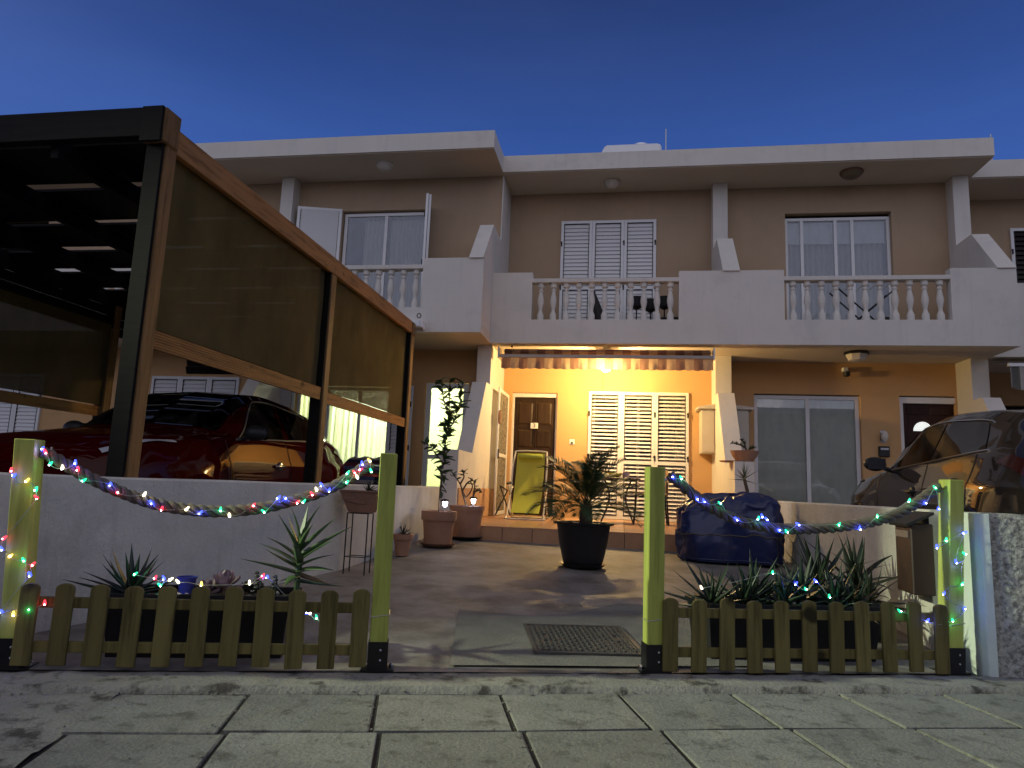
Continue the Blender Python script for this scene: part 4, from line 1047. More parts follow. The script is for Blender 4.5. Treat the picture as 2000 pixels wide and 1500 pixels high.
    a = cpatch([(3.88, 5.2), (3.73, 5.35), (3.73, 6.98), (3.88, 6.98)], 5, 10, 1, .007); b = cpatch([(3.88, 5.2), (3.73, 5.35), (3.73, 6.98), (3.88, 6.98)], 5, 10, -1, .007)
    obj('rear_window', MB().add(a.v, a.f).add(b.v, b.f), GLASS_DARK, c, smooth='all')
    obj('grille', MB().box(-.42, .42, -2.085, -2.045, .44, .62), BODYBLACK, c, bevel=.02)
    gb = MB()
    for z in (.48, .53, .58): gb.tube([(-.4, -2.09, z), (.4, -2.09, z)], .008, 5)
    obj('grille_bar', gb, CHROME, c)
    obj('number_plate', MB().box(-.26, .26, -2.10, -2.088, .34, .43), PLATE, c); obj('number_plate', MB().box(-.26, .26, 2.074, 2.088, .50, .61), PLATE, c)
    move_all(c, at, rz); return c
car('glossy red crossover car parked nose out under the carport', 'car', (-4.27, 6.42, yz(-4.2, 6.4) - .048), 0, REDPAINT)
car('dark bronze crossover car parked behind the right boundary wall', 'car', (3.55, 7.22, -.72), pi, NAVYCAB)
# ------------------------------------------------------------------ picket fences and posts
def rotm(*cols): return Matrix(cols).transposed()
FR = rotm(T, Nn, Z).to_euler()
PKM = []
for sd in range(4):
    r = random.Random(sd); mb = MB(); w, h, th = .0385, .345, .017; n = 7
    pts = [(-w, 0, 0), (w, 0, 0)] + [(w * cos(pi * i / n) if i not in (0, n) else w * (1 if i == 0 else -1), 0, h - .022 + .022 * sin(pi * i / n)) for i in range(n + 1)]
    mb.prism(pts, (0, th, 0)); PKM.append(mesh('picket', mb, PICKET, bevel=.0025))
pr = random.Random(5)
def picket_fence(label, t0, t1, ts, ztop):
    f = thing('picket_fence', label, 'fence', fp((t0 + t1) / 2, 0, -.86), 'low picket fences along the pavement')
    for z in (-.578, -.765): obj('rail', MB().beam(fp(t0, .012, z), fp(t1, .012, z - .004), .022, .046), PICKET, f, bevel=.003)
    for t in ts:
        put('picket', PKM[pr.randrange(4)], f, fp(t, -.019, ztop - .345 + pr.uniform(-.006, .006)), (0, radians(pr.uniform(-.8, .8)), FA))
    return f
picket_fence('left low picket fence in front of the long planter, left of the gateway', .03, 1.46, [-.001 + .1424 * i for i in range(11)], -.498)
picket_fence('right low picket fence in front of the long planter, right of the gateway', 2.89, 4.43, [2.912 + .1457 * i for i in range(11)], -.506)
def gate_post(label, tb, tt, nb, w=.085, ztop=.132, hook=1):
    o = fp(tb, nb + w / 2, -.86); t = thing('fence_post', label, 'post', o, 'green treated posts holding the ropes')
    d = fp(tt, nb + w / 2, ztop) - o; h = w / 2
    bs = MB().obox(o + d / 2 + d.normalized() * .055, T * h, Nn * h, d / 2 - d.normalized() * .055)
    p = obj('post_timber', bs, PINE, t, bevel=.003)
    s = MB(); u = d.normalized()
    for sg in (-1, 1):
        s.obox(o + u * .065 + Nn * sg * (h + .003), T * (h + .005), Nn * .0025, u * .065)
        s.obox(o + u * .065 + T * sg * (h + .003), T * .0025, Nn * (h), u * .065)
    sh = obj('metal_shoe', s, BLACKMETAL, t)
    obj('foot_plate', MB().obox(o + Z * .004, T * (h + .035), Nn * (h + .01), Z * .004), BLACKMETAL, t)
    for sg in (-1, 1): obj('bolt', MB().lathe([(.012, 0), (.012, .012), (.006, .02), (0, .02)], o + T * sg * (h + .022) + Z * .008 + Nn * .0, 6), CHROME, t)
    for z in (.05, .095): obj('screw', MB().ball(o + u * z - Nn * (h + .007) + T * .012, .006, 6, 4), STEEL, sh)
    e = o + u * (d.length - .06) + T * hook * (h + .001)
    obj('hook', MB().tube([e, e + T * hook * .03, e + T * hook * .045 + Z * .012, e + T * hook * .045 + Z * .03], .004, 6), STEEL, t)
    # a thin tie of wire round the post
    z = -.62; c_ = o + u * (z + .86) / u.z
    obj('tie_wire', MB().tube([c_ - T * (h + .002) - Nn * (h + .002), c_ + T * (h + .003) - Nn * (h + .003) + Z * .012, c_ + T * (h + .002) + Nn * (h + .002) + Z * .02, c_ - T * (h + .002) + Nn * (h + .002)], .0018, 5, close=True), STEEL, t)
gate_post('green treated post at the far left edge wound with multicoloured lights', -.052, -.115, .0, .088, .130, 1)
gate_post('green treated post left of the gateway in a black metal shoe', 1.512, 1.502, .0, .080, .139, -1)
gate_post('green treated post right of the gateway with a bright left face', 2.845, 2.845, .0, .082, .132, 1)
gate_post('green treated post at the right end wound with blue and green lights', 4.455, 4.520, .0, .085, .136, -1)

# ropes: three laid strands along the sag
def smooth_path(pts, n):
    P = [V(p) for p in pts]; out = []; segs = len(P) - 1
    for i in range(n + 1):
        f = i / n * segs; k = min(segs - 1, int(f)); f -= k
        p0, p1, p2, p3 = P[max(0, k - 1)], P[k], P[k + 1], P[min(segs, k + 2)]
        out.append(p1 * 1.0 + (p2 - p0) * .5 * f + (p0 - p1 * 2.5 + p2 * 2 - p3 * .5) * f * f + (p1 * 1.5 - p2 * 1.5 + (p3 - p0) * .5) * f ** 3)
    return out
def rope(label, pts, r=.0145, pitch=.135):
    P = smooth_path(pts, 220); L = [0]
    for a, b in zip(P, P[1:]): L.append(L[-1] + (b - a).length)
    mb = MB()
    for k in range(3):
        q = []
        for i, p in enumerate(P):
            t = (P[min(i + 1, len(P) - 1)] - P[max(0, i - 1)]).normalized(); u = Nn; w = t.cross(u).normalized(); u = w.cross(t)
            a = 2 * pi * (L[i] / pitch + k / 3); q.append(p + (u * cos(a) + w * sin(a)) * r * 1.02)
        mb.tube(q, r, 7)
    o = obj('rope', mb, ROPE, at=P[110], smooth='all'); return tag(o, label, 'rope', 'thick ropes slung between the posts')
RL = [(-.051, .076), (.042, .027), (.147, -.027), (.309, -.095), (.47, -.142), (.63, -.162), (.767, -.162), (.926, -.142), (1.063, -.104), (1.178, -.063), (1.282, -.011), (1.362, .049), (1.42, .088)]
RR = [(2.927, .095), (3.015, .028), (3.125, -.046), (3.236, -.101), (3.375, -.141), (3.544, -.156), (3.715, -.151), (3.889, -.132), (4.066, -.1), (4.217, -.047), (4.341, .026), (4.442, .098)]
rope('thick twisted rope sagging between the left posts, with multicoloured lights', [fp(t, .045, z) for t, z in RL])
rope('thick twisted rope sagging between the right posts, with blue and green lights', [fp(t, .045, z) for t, z in RR])

# string lights: bulbs one by one, the wire winding round the rope between them
BM = {k: mesh('bulb', MB().ball((0, 0, 0), .0068, 8, 6).lathe([(.0068, .003), (.005, .012), (.0035, .018)], (0, 0, 0), 8), m, smooth='all') for k, m in BULB.items()}
for me in BM.values():
    core = MB().ball((0, -.0055, -.001), .0030, 6, 4); b0 = len(me.vertices)
    bm = bmesh.new(); bm.from_mesh(me); bm.verts.ensure_lookup_table()
    vs = [bm.verts.new(p) for p in core.v]
    for f in core.f:
        q = [vs[i] for i in f]
        if len({tuple(x.co) for x in q}) == len(q):
            bm.faces.new(q).material_index = 1
    bm.to_mesh(me); bm.free(); me.materials.append(CORE)
def string_lights(label, pts, at=None, wire='near', group='fairy lights on the ropes, posts and planters'):
    P = [V(p[:3]) for p in pts]; s = thing('string_lights', label, 'fairy lights', P[0], group)
    r = random.Random(len(pts)); q = []
    for a, b in zip(P, P[1:]):
        q.append(a); m = (a + b) / 2 + V((r.uniform(-.01, .01), r.uniform(-.012, .004), r.uniform(-.018, .012))); q.append(m)
    q.append(P[-1]); obj('wire', MB().tube(smooth_path(q, len(q) * 5), .0016, 5), WIRE, s)
    for p in pts:
        put('bulb', BM[p[3]], s, p[:3], (r.uniform(-.9, .9), r.uniform(-.9, .9), r.uniform(-.5, .9)))
        l = bpy.data.lights.new('bulb_light', 'POINT'); l.color, l.energy = BULB_LIGHT[p[3]]; l.shadow_soft_size = .006
        o = bpy.data.objects.new('bulb_light', l); COL.objects.link(o); o.parent = s; o.location = V(p[:3]) - Nn * .014 - ORI[s.name]
    return s
ROPE_L = [(-2.597, 2.759, 0.085, 'b'), (-2.581, 2.764, 0.074, 'r'), (-2.558, 2.771, 0.02, 'g'), (-2.505, 2.787, 0.006, 'w'), (-2.456, 2.802, 0.029, 'b'), (-2.442, 2.806, -0.0, 'r'), (-2.415, 2.814, -0.048, 'g'), (-2.302, 2.849, -0.059, 'b'), (-2.272, 2.858, -0.095, 'r'), (-2.16, 2.892, -0.102, 'w'), (-2.124, 2.903, -0.137, 'b'), (-2.081, 2.916, -0.164, 'r'), (-1.979, 2.947, -0.16, 'w'), (-1.92, 2.965, -0.176, 'b'), (-1.835, 2.991, -0.159, 'g'), (-1.794, 3.003, -0.181, 'w'), (-1.698, 3.032, -0.133, 'r'), (-1.647, 3.048, -0.159, 'g'), (-1.593, 3.064, -0.096, 'b'), (-1.559, 3.075, -0.095, 'b'), (-1.509, 3.09, -0.112, 'r'), (-1.482, 3.098, -0.108, 'g'), (-1.428, 3.114, -0.049, 'w'), (-1.445, 3.109, -0.071, 'r'), (-1.408, 3.121, -0.024, 'b'), (-1.372, 3.132, -0.049, 'b'), (-1.297, 3.154, -0.01, 'g'), (-1.298, 3.154, 0.034, 'g'), (-1.264, 3.164, 0.038, 'r'), (-1.244, 3.17, 0.053, 'r'), (-1.251, 3.168, 0.017, 'w'), (-1.234, 3.173, 0.081, 'b'), (-1.201, 3.184, 0.097, 'y'), (-1.191, 3.187, 0.048, 'g')]
POST_L = [(-2.684, 2.701, -0.017, 'r'), (-2.672, 2.705, -0.037, 'b'), (-2.619, 2.721, -0.059, 'y'), (-2.576, 2.734, -0.096, 'g'), (-2.567, 2.737, -0.129, 'r'), (-2.676, 2.704, -0.311, 'r'), (-2.676, 2.704, -0.355, 'b'), (-2.642, 2.714, -0.386, 'y'), (-2.583, 2.732, -0.402, 'g'), (-2.55, 2.742, -0.421, 'r'), (-2.551, 2.741, -0.463, 'b'), (-2.643, 2.714, -0.618, 'b'), (-2.596, 2.728, -0.632, 'y'), (-2.536, 2.746, -0.609, 'g'), (-2.481, 2.763, -0.583, 'r')]
PLANT_L = [(-2.29, 3.063, -0.482, 'g'), (-2.2, 3.091, -0.499, 'r'), (-2.16, 3.103, -0.498, 'b'), (-2.172, 3.099, -0.529, 'g'), (-2.135, 3.111, -0.504, 'w'), (-2.096, 3.122, -0.513, 'w'), (-1.994, 3.153, -0.523, 'y'), (-1.782, 3.218, -0.513, 'w'), (-1.727, 3.235, -0.478, 'r'), (-1.704, 3.242, -0.48, 'b'), (-1.515, 3.299, -0.646, 'b'), (-1.498, 3.304, -0.648, 'w'), (-1.466, 3.314, -0.669, 'g'), (-1.438, 3.323, -0.673, 'r')]
ROPE_R = [(0.253, 3.626, 0.082, 'b'), (0.297, 3.639, 0.079, 'g'), (0.376, 3.663, -0.024, 'b'), (0.412, 3.674, -0.033, 'b'), (0.497, 3.7, -0.04, 'g'), (0.581, 3.725, -0.117, 'b'), (0.69, 3.758, -0.111, 'g'), (0.714, 3.766, -0.099, 'b'), (0.738, 3.773, -0.114, 'b'), (0.798, 3.792, -0.166, 'b'), (0.839, 3.804, -0.17, 'g'), (0.902, 3.823, -0.132, 'b'), (1.115, 3.888, -0.125, 'g'), (1.228, 3.922, -0.144, 'b'), (1.328, 3.953, -0.078, 'g'), (1.507, 4.007, 0.012, 'g'), (1.598, 4.035, 0.002, 'b'), (1.66, 4.054, 0.086, 'g'), (1.669, 4.056, -0.025, 'b')]
POST_R = [(1.688, 4.031, -0.186, 'g'), (1.635, 4.015, -0.224, 'b'), (1.788, 4.061, -0.143, 'b'), (1.739, 4.046, -0.298, 'b'), (1.792, 4.063, -0.254, 'g'), (1.763, 4.054, -0.41, 'g'), (1.661, 4.023, -0.458, 'b'), (1.77, 4.056, -0.534, 'b'), (1.702, 4.035, -0.591, 'g'), (1.562, 3.992, -0.598, 'b'), (1.42, 3.949, -0.552, 'g')]
PLANT_R = [(0.426, 3.921, -0.492, 'w'), (0.812, 4.038, -0.403, 'g'), (0.939, 4.077, -0.46, 'b'), (0.996, 4.094, -0.488, 'g'), (1.057, 4.113, -0.444, 'b'), (1.127, 4.134, -0.524, 'g')]
string_lights('multicoloured fairy lights wound along the left rope', sorted(ROPE_L, key=lambda p: p[0]))
string_lights('multicoloured fairy lights wound round the far left post', POST_L)
string_lights('multicoloured fairy lights lying in the left planter', PLANT_L)
string_lights('blue and green fairy lights wound along the right rope', sorted(ROPE_R, key=lambda p: p[0]))
string_lights('blue and green fairy lights wound round the right end post', POST_R)
string_lights('blue and green fairy lights lying in the right planter', PLANT_R)

# ------------------------------------------------------------------ planters, pots, plants
def trough(label, t0, t1, n0, n1, z0, z1):
    t = thing('planter_trough', label, 'planter', fp((t0 + t1) / 2, (n0 + n1) / 2, z0), 'long black troughs behind the picket fences')
    mb = MB(); d = .028
    lo = [fp(t0 + d, n0 + d, z0), fp(t1 - d, n0 + d, z0), fp(t1 - d, n1 - d, z0), fp(t0 + d, n1 - d, z0)]; hi = [fp(t0, n0, z1), fp(t1, n0, z1), fp(t1, n1, z1), fp(t0, n1, z1)]
    e = .02; ih = [fp(t0 + e, n0 + e, z1), fp(t1 - e, n0 + e, z1), fp(t1 - e, n1 - e, z1), fp(t0 + e, n1 - e, z1)]; il = [p - Z * .05 for p in ih]
    mb.add(lo + hi + ih + il, [(3, 2, 1, 0)] + [(i, (i + 1) % 4, 4 + (i + 1) % 4, 4 + i) for i in range(4)] + [(4 + i, 4 + (i + 1) % 4, 8 + (i + 1) % 4, 8 + i) for i in range(4)] + [(8 + i, 8 + (i + 1) % 4, 12 + (i + 1) % 4, 12 + i) for i in range(4)])
    obj('body', mb, PLASTIC, t)
    rim = MB()
    for a, b in zip(hi, hi[1:] + hi[:1]): rim.beam(a - Z * .012, b - Z * .012, .022, .024)
    obj('rim', rim, PLASTIC, t)
    so = MB(); so.grid(lambda u, v: fp(t0 + .02 + (t1 - t0 - .04) * u, n0 + .02 + (n1 - n0 - .04) * v, z1 - .032 + .012 * mnoise.noise(V((u * 12, v * 4, t0)))), 30, 8)
    obj('soil', so, SOIL, t, smooth='all'); return t
trough('long black trough of succulents behind the left picket fence', .235, 1.075, .16, .46, -.862, -.560)
trough('long black trough of spiky aloes behind the right picket fence', 3.19, 4.17, .17, .47, -.862, -.560)

def leaf_mesh(name, L, w, th, curl, mat, n=7, wpow=.8, base=.6, fold=.25):
    # a leaf growing along +X from the origin, its tip curling up by `curl` radians
    mb = MB(); x = z = 0; a = 0
    for i in range(n + 1):
        f = i / n; ww = w * (base + (1 - base) * sin(pi * min(1, f * 1.6 + .0) / 2)) * (1 - f ** (1 / max(.05, wpow)) * 1) if i < n else .0006
        ww = max(ww, .0006); t = th * (1 - f) + .0005
        c, s_ = cos(a), sin(a)
        for (y, h) in ((-ww, ww * fold), (0, -t * .3), (ww, ww * fold), (0, -t)):
            mb.v.append(V((x - s_ * h, y, z + c * h)))
        x += L / n * c; z += L / n * s_; a += curl / n
    for i in range(n):
        for k in range(4):
            l = (k + 1) % 4; mb.f.append((i * 4 + k, i * 4 + l, i * 4 + 4 + l, i * 4 + 4 + k))
    return mesh(name, mb, mat, smooth='all')
LEAFS = {}
def rosette(parent, c, n, L, w, mat, tilt0=15, tilt1=80, seed=0, curl=.5, stem_h=0.0, th=.012, name='leaf', jitter=10):
    r = random.Random(seed); key = (L, w, mat.name, curl)
    if key not in LEAFS: LEAFS[key] = [leaf_mesh(name, L * k, w, th, curl * q, mat) for k, q in ((1, 1), (.82, 1.4), (1.1, .3), (.9, -.5))]
    for i in range(n):
        f = i / max(1, n - 1); az = i * 2.39996 + r.uniform(-.25, .25); el = radians(tilt0 + (tilt1 - tilt0) * f + r.uniform(-jitter, jitter))
        q = r.randrange(4); k = r.uniform(.8, 1.15) * (1 - .25 * f)
        if r.random() < .09 and f < .5 and mat is not CITRUS:      # a withered leaf hanging low
            o = put(name, LEAFS[key][3].copy(), parent, V(c) + Z * (stem_h * f), (r.uniform(-.5, .5), radians(r.uniform(-5, 25)), az), k * .85); o.data.materials.clear(); o.data.materials.append(DRYLEAF)
        else:
            put(name, LEAFS[key][q], parent, V(c) + Z * (stem_h * f), (r.uniform(-.4, .4), -el, az), k)
def stem(parent, pts, r0, r1, mat=BARK, name='stem'):
    P = smooth_path(pts, 14); return obj(name, MB().tube(P, [r0 + (r1 - r0) * i / 14 for i in range(15)], 7), mat, parent, smooth='all')
def aloe(label, c, n, L, w, seed, mat=ALOE, cat='aloe', tall=0, tilt=(12, 78), curl=.5, name='aloe_plant', group=None):
    t = thing(name, label, cat, c, group)
    if tall: stem(t, [c, V(c) + Z * tall * .5, V(c) + Z * tall], .016, .012, mat)
    rosette(t, V(c) + Z * tall * .4, n, L, w, mat, *tilt, seed=seed, curl=curl, stem_h=tall * .7 + .02)
    return t
# left trough
aloe('dark spiky aloe at the left end of the left trough', fp(.30, .31, -.595), 24, .29, .028, 3, ALOEDARK, tilt=(-4, 66), curl=.35)
t = aloe('tall green aloe on a stem at the right end of the left trough', fp(1.075, .33, -.60), 22, .30, .036, 11, ALOE, tall=.24, tilt=(-8, 74), curl=-.25)
def rosette_head(label, c, n, R, mat, seed):
    t = thing('succulent', label, 'succulent', c); r = random.Random(seed)
    stem(t, [c, V(c) + Z * R * .9], .014, .012, BARK)
    km = []
    for q in range(3):
        mb = MB(); rr = random.Random(seed + q)
        mb.grid(lambda u, v: (R * u, (v - .5) * R * .95 * sin(pi * min(1, .15 + u * .75)), R * (.35 * u * u) + .10 * R * sin(v * 12 + q) * u + R * .12 * (v - .5) ** 2 * 4), 6, 8); km.append(mesh('leaf', mb, mat, smooth='all'))
    for i in range(n):
        f = i / n; put('leaf', km[r.randrange(3)], t, V(c) + Z * (R * (.55 + .55 * f)), (r.uniform(-.2, .2), -radians(-5 + 80 * f), i * 2.4), 1.05 - .55 * f)
    return t
rosette_head('mauve cabbage-like rosette in the middle of the left trough', fp(.735, .30, -.60), 15, .085, KALE, 2)
rosette_head('small curly green succulent right of the mauve rosette', fp(.845, .30, -.60), 11, .055, ALOEDARK, 4)
rosette_head('low mauve rosette left of the tall mauve one', fp(.655, .30, -.605), 9, .06, KALE, 9)
t = thing('jade_cutting', 'small dark twiggy succulent beside the tall aloe', 'succulent', fp(.935, .30, -.595))
r = random.Random(8)
for i in range(5):
    b = fp(.935 + r.uniform(-.05, .05), .30 + r.uniform(-.04, .04), -.595); e = b + V((r.uniform(-.04, .04), r.uniform(-.03, .03), r.uniform(.07, .14)))
    stem(t, [b, (b + e) / 2 + T * .01, e], .005, .003, ALOEDARK)
    for k in range(5): obj('leaf', MB().ball(b.lerp(e, .45 + .13 * k) + V((r.uniform(-.012, .012), r.uniform(-.012, .012), 0)), .012, 7, 5, 1.2, .8, .6), ALOEDARK, t, smooth='all')
bp_ = thing('flower_pot', 'small blue glazed pot standing in the left trough', 'pot', fp(.545, .33, -.60))
obj('body', MB().lathe([(.028, 0), (.045, .09), (.050, .10), (.042, .10), (.038, .05), (0, .05)], fp(.545, .33, -.60), 16), BLUEPOT, bp_, smooth=True)
obj('soil', MB().lathe([(.041, .088), (0, .092)], fp(.545, .33, -.60), 14), SOIL, bp_)
r = random.Random(21)
PB = [mesh('pebble', MB().ball((0, 0, 0), .014, 7, 5, 1.2, .9, .65), PEBBLE, smooth='all')]
for lab, t0, t1, nn in (('pale pebbles spread on the soil of the left trough', .5, .98, 60), ('pale pebbles spread on the soil of the right trough', 3.3, 4.08, 50)):
    mb = MB()
    for i in range(nn): mb.ball(fp(r.uniform(t0, t1), r.uniform(.19, .42), -.583 + r.uniform(0, .006)), r.uniform(.007, .016), 6, 4, r.uniform(.9, 1.4), r.uniform(.8, 1.1), .6)
    o = obj('pebbles', mb, PEBBLE, at=fp((t0 + t1) / 2, .3, -.58), smooth='all'); o['kind'] = 'stuff'; o['label'] = lab
# right trough
aloe('leftmost spiky aloe in the right trough, leaning over its end', fp(3.27, .31, -.595), 24, .32, .028, 31, ALOEDARK, tilt=(-2, 62), curl=.1)
aloe('fine-leaved aloe clump second from the left in the right trough', fp(3.45, .31, -.595), 30, .30, .024, 32, ALOEDARK, tilt=(0, 66), curl=.2)
aloe('broad aloe in the middle of the right trough beside the blue light', fp(3.68, .31, -.595), 19, .28, .036, 33, ALOEDARK, tilt=(2, 68), curl=.3)
aloe('dark aloe behind the fine-leaved clump in the right trough', fp(3.56, .40, -.59), 22, .30, .032, 36, ALOEDARK, tilt=(10, 75), curl=.2)
aloe('dark aloe in the back of the right trough between the two largest', fp(3.84, .40, -.59), 24, .32, .034, 37, ALOEDARK, tilt=(8, 75), curl=.3)
aloe('dense dark aloe near the right end of the right trough', fp(3.99, .31, -.59), 26, .29, .032, 34, ALOEDARK, tilt=(0, 70), curl=.4)
aloe('small aloe at the right end of the right trough', fp(4.09, .30, -.595), 18, .26, .024, 35, ALOEDARK, tilt=(-4, 60), curl=.4)

def pot(parent, c, r0, r1, h, mat, lip=.02, lh=.06, soil=True, seg=28):
    w = .014
    prof = [(r0 * .4, .002), (r0, 0), (r0 + (r1 - r0) * .5, h * .5), (r1 - .005, h - lh), (r1 + lip, h - lh), (r1 + lip + .004, h), (r1 - w, h), (r1 - w - .006, h - .035)]
    obj('pot_body', MB().lathe(prof, c, seg), mat, parent, smooth=True)
    if soil:
        mb = MB(); R = r1 - w; mb.grid(lambda u, v: V(c) + V((R * u * cos(2 * pi * v), R * u * sin(2 * pi * v), h - .03 + .01 * mnoise.noise(V((u * 4 * cos(2 * pi * v), u * 4 * sin(2 * pi * v), c[0]))))), 6, 24); obj('soil', mb, SOIL, parent, smooth='all')
def saucer(label, c, r, mat, group=None):
    t = obj('saucer', MB().lathe([(r * .8, 0), (r, .03), (r + .006, .035), (r - .008, .033), (r * .78, .008), (0, .008)], c, 26), mat, at=c, smooth=True); return tag(t, label, 'saucer', group)
def solar_light(label, c, h, lit=True):
    t = thing('solar_light', label, 'solar light', c, 'solar stake lights')
    obj('stake', MB().tube([c, V(c) + Z * h], .008, 7), STEEL, t)
    obj('lamp_glass', MB().lathe([(.014, 0), (.024, .02), (.026, .05), (.02, .055)], V(c) + Z * h, 12), LED, t, smooth=True)
    obj('cap', MB().lathe([(.05, .055), (.052, .062), (.03, .078), (0, .082)], V(c) + Z * h, 14), BODYBLACK, t, smooth=True)
    lamp_light(t, 'solar_glow', V(c) + Z * (h + .03) + V((0, -.03, 0)), .55, (.74, .70, 1), .02)
    return t
# citrus tree in a terracotta pot
c = V((-1.935, 7.30, yz(-1.93, 7.3) + .012)); saucer('brown saucer under the small tree pot', c - Z * .004, .19, TERRADARK)
c = c + Z * .006
pt_ = thing('plant_pot', 'terracotta pot holding the slender leafy tree', 'pot', c); pot(pt_, c, .145, .175, .36, TERRA, .012, .095)
ct = thing('citrus_tree', 'slender dark leafed tree growing in the terracotta pot', 'tree', c + Z * .33)
tb = c + Z * .33
trunk = [tb, tb + V((.0, 0, .25)), tb + V((.015, 0, .55)), tb + V((.03, .0, .85)), tb + V((.05, 0, 1.05)), tb + V((.04, 0, 1.45))]
stem(ct, trunk, .014, .005, BARK, 'trunk')
brs = [[trunk[3], trunk[3] + V((.08, -.02, .14)), trunk[3] + V((.13, 0, .32)), trunk[3] + V((.16, 0, .58))], [trunk[2], trunk[2] + V((-.08, -.02, .08)), trunk[2] + V((-.15, 0, .16)), trunk[2] + V((-.22, 0, .20))],
       [trunk[4], trunk[4] + V((-.05, .0, .12)), trunk[4] + V((-.09, 0, .27)), trunk[4] + V((-.10, 0, .42))]]
for b in brs: stem(ct, b, .007, .003, BARK, 'branch')
r = random.Random(17)
LM = []
for q in range(3):
    mb = MB(); L_, w_ = .115, .027
    mb.grid(lambda u, v: (L_ * u, (v - .5) * 2 * w_ * sin(pi * min(.98, u ** .75 + .02)), .012 * abs(v - .5) * 2 - .02 * u * u * (q - .5) ), 6, 4); LM.append(mesh('leaf', mb, CITRUS, smooth='all'))
def leaves_along(parent, pts, n, seed, s0=.2, size=1, mats=LM, droop=0):
    r = random.Random(seed); P = smooth_path(pts, 40)
    for i in range(n):
        f = s0 + (1 - s0) * (i + r.random()) / n; p = P[min(40, int(f * 40))]
        put('leaf', mats[r.randrange(len(mats))], parent, p, (r.uniform(-.6, .6), radians(r.uniform(-55, 12) + droop), r.uniform(0, 2 * pi)), size * r.uniform(.65, 1.1))
leaves_along(ct, trunk, 62, 1, .28); leaves_along(ct, trunk[2:5], 26, 11, 0); leaves_along(ct, brs[0], 34, 2, .25); leaves_along(ct, brs[1], 15, 3, .2); leaves_along(ct, brs[2], 26, 4, .05)
leaves_along(ct, trunk[:3], 12, 5, .45, .9, droop=55)
solar_light('lit solar stake light in the front of the tree pot', c + V((.085, -.10, .325)), .085)
# big pot with bare frangipani
c = V((-1.80, 8.06, yz(-1.8, 8.06) + .010)); saucer('dark saucer under the wide cream pot', c - Z * .004, .19, BODYBLACK)
c = c + Z * .006
pt_ = thing('plant_pot', 'wide cream terracotta pot beside the terrace step', 'pot', c); pot(pt_, c, .15, .195, .375, TERRA, .012, .05)
fb = c + Z * .345; fr2 = thing('frangipani', 'bare branching shrub in the wide cream pot', 'shrub', fb)
FB = [[fb + V((.0, 0, 0)), fb + V((-.05, 0, .13)), fb + V((-.10, 0, .28)), fb + V((-.20, 0, .40))], [fb + V((-.10, 0, .28)), fb + V((-.06, 0, .36)), fb + V((-.07, 0, .42))], [fb + V((.05, .02, 0)), fb + V((.06, .02, .14)), fb + V((.08, 0, .30))],
      [fb + V((.06, .02, .14)), fb + V((.10, 0, .22)), fb + V((.17, 0, .19))], [fb + V((-.07, 0, .2)), fb + V((.0, 0, .31)), fb + V((.09, 0, .32))], [fb + V((-.07, 0, .2)), fb + V((-.02, 0, .13)), fb + V((.05, 0, .24)), fb + V((.02, 0, .32))]]
for b in FB: stem(fr2, b, .012, .006, BARK, 'branch')
for i, b in enumerate(FB): leaves_along(fr2, b[-2:], 7 if i in (0, 1) else 4, 40 + i, .4, .6)
mb = MB(); r = random.Random(3)
for i in range(34):
    a = r.uniform(0, 6.28); q = r.uniform(.03, .165); mb.ball(c + V((q * cos(a), q * sin(a), .36)), r.uniform(.010, .024), 6, 4, 1.2, 1, .7)
o = obj('stone', mb, PEBBLE, pt_, smooth='all'); o['kind'] = 'stuff'
solar_light('lit solar stake light at the right of the wide cream pot', c + V((.09, -.09, .345)), .06)
# small aloe pot
c = V((-2.075, 6.52, yz(-2.07, 6.52) + .008))
pt_ = thing('plant_pot', 'small terracotta pot with a little aloe by the left wall', 'pot', c); pot(pt_, c, .062, .088, .20, TERRA, .008, .05, seg=20)
aloe('little spiky aloe in the small terracotta pot', c + Z * .185, 15, .125, .011, 51, ALOEDARK, tilt=(8, 80))
# box planter on a wire stand against the left wall
c = V((-2.10, 5.46, yz(-2.1, 5.46)))
sd = thing('plant_stand', 'black wire stand under the brown box planter', 'plant stand', c)
tops = [V((-2.195, 5.40, -.255)), V((-2.02, 5.40, -.255)), V((-2.195, 5.52, -.255)), V((-2.02, 5.52, -.255))]
for p in tops: obj('leg', MB().tube([V((p.x, p.y, yz(p.x, p.y) + .006)), p], .0055, 6), BLACKMETAL, sd)
obj('ring', MB().tube([tops[0], tops[1], tops[3], tops[2]], .005, 6, close=True), BLACKMETAL, sd)
obj('ring', MB().tube([V((p.x, p.y, -.60)) for p in (tops[0], tops[1], tops[3], tops[2])], .004, 6, close=True), BLACKMETAL, sd)
bx = thing('box_planter', 'brown tapered box planter on the wire stand by the left wall', 'planter', (-2.10, 5.46, -.248))
mb = MB(); lo = [(-2.185, 5.39), (-2.005, 5.39), (-2.005, 5.53), (-2.185, 5.53)]; hi = [(-2.262, 5.37), (-1.945, 5.37), (-1.945, 5.55), (-2.262, 5.55)]
mb.add([(x, y, -.248) for x, y in lo] + [(x, y, -.085) for x, y in hi], [(3, 2, 1, 0), (4, 5, 6, 7)] + [(i, (i + 1) % 4, 4 + (i + 1) % 4, 4 + i) for i in range(4)])
obj('body', mb, TERRADARK, bx); obj('rim', MB().box(-2.266, -1.94, 5.362, 5.556, -.088, -.072), TERRADARK, bx, bevel=.004)
for x0, x1, z in ((-2.235, -2.12, -.135), (-2.13, -2.04, -.165), (-2.19, -2.09, -.155)):
    yy = 5.37 - .003 + .02 * (-.085 - z) / .163; obj('relief', MB().box(x0, x1, yy - .004, yy + .008, z - .012, z + .012), TERRADARK, bx)
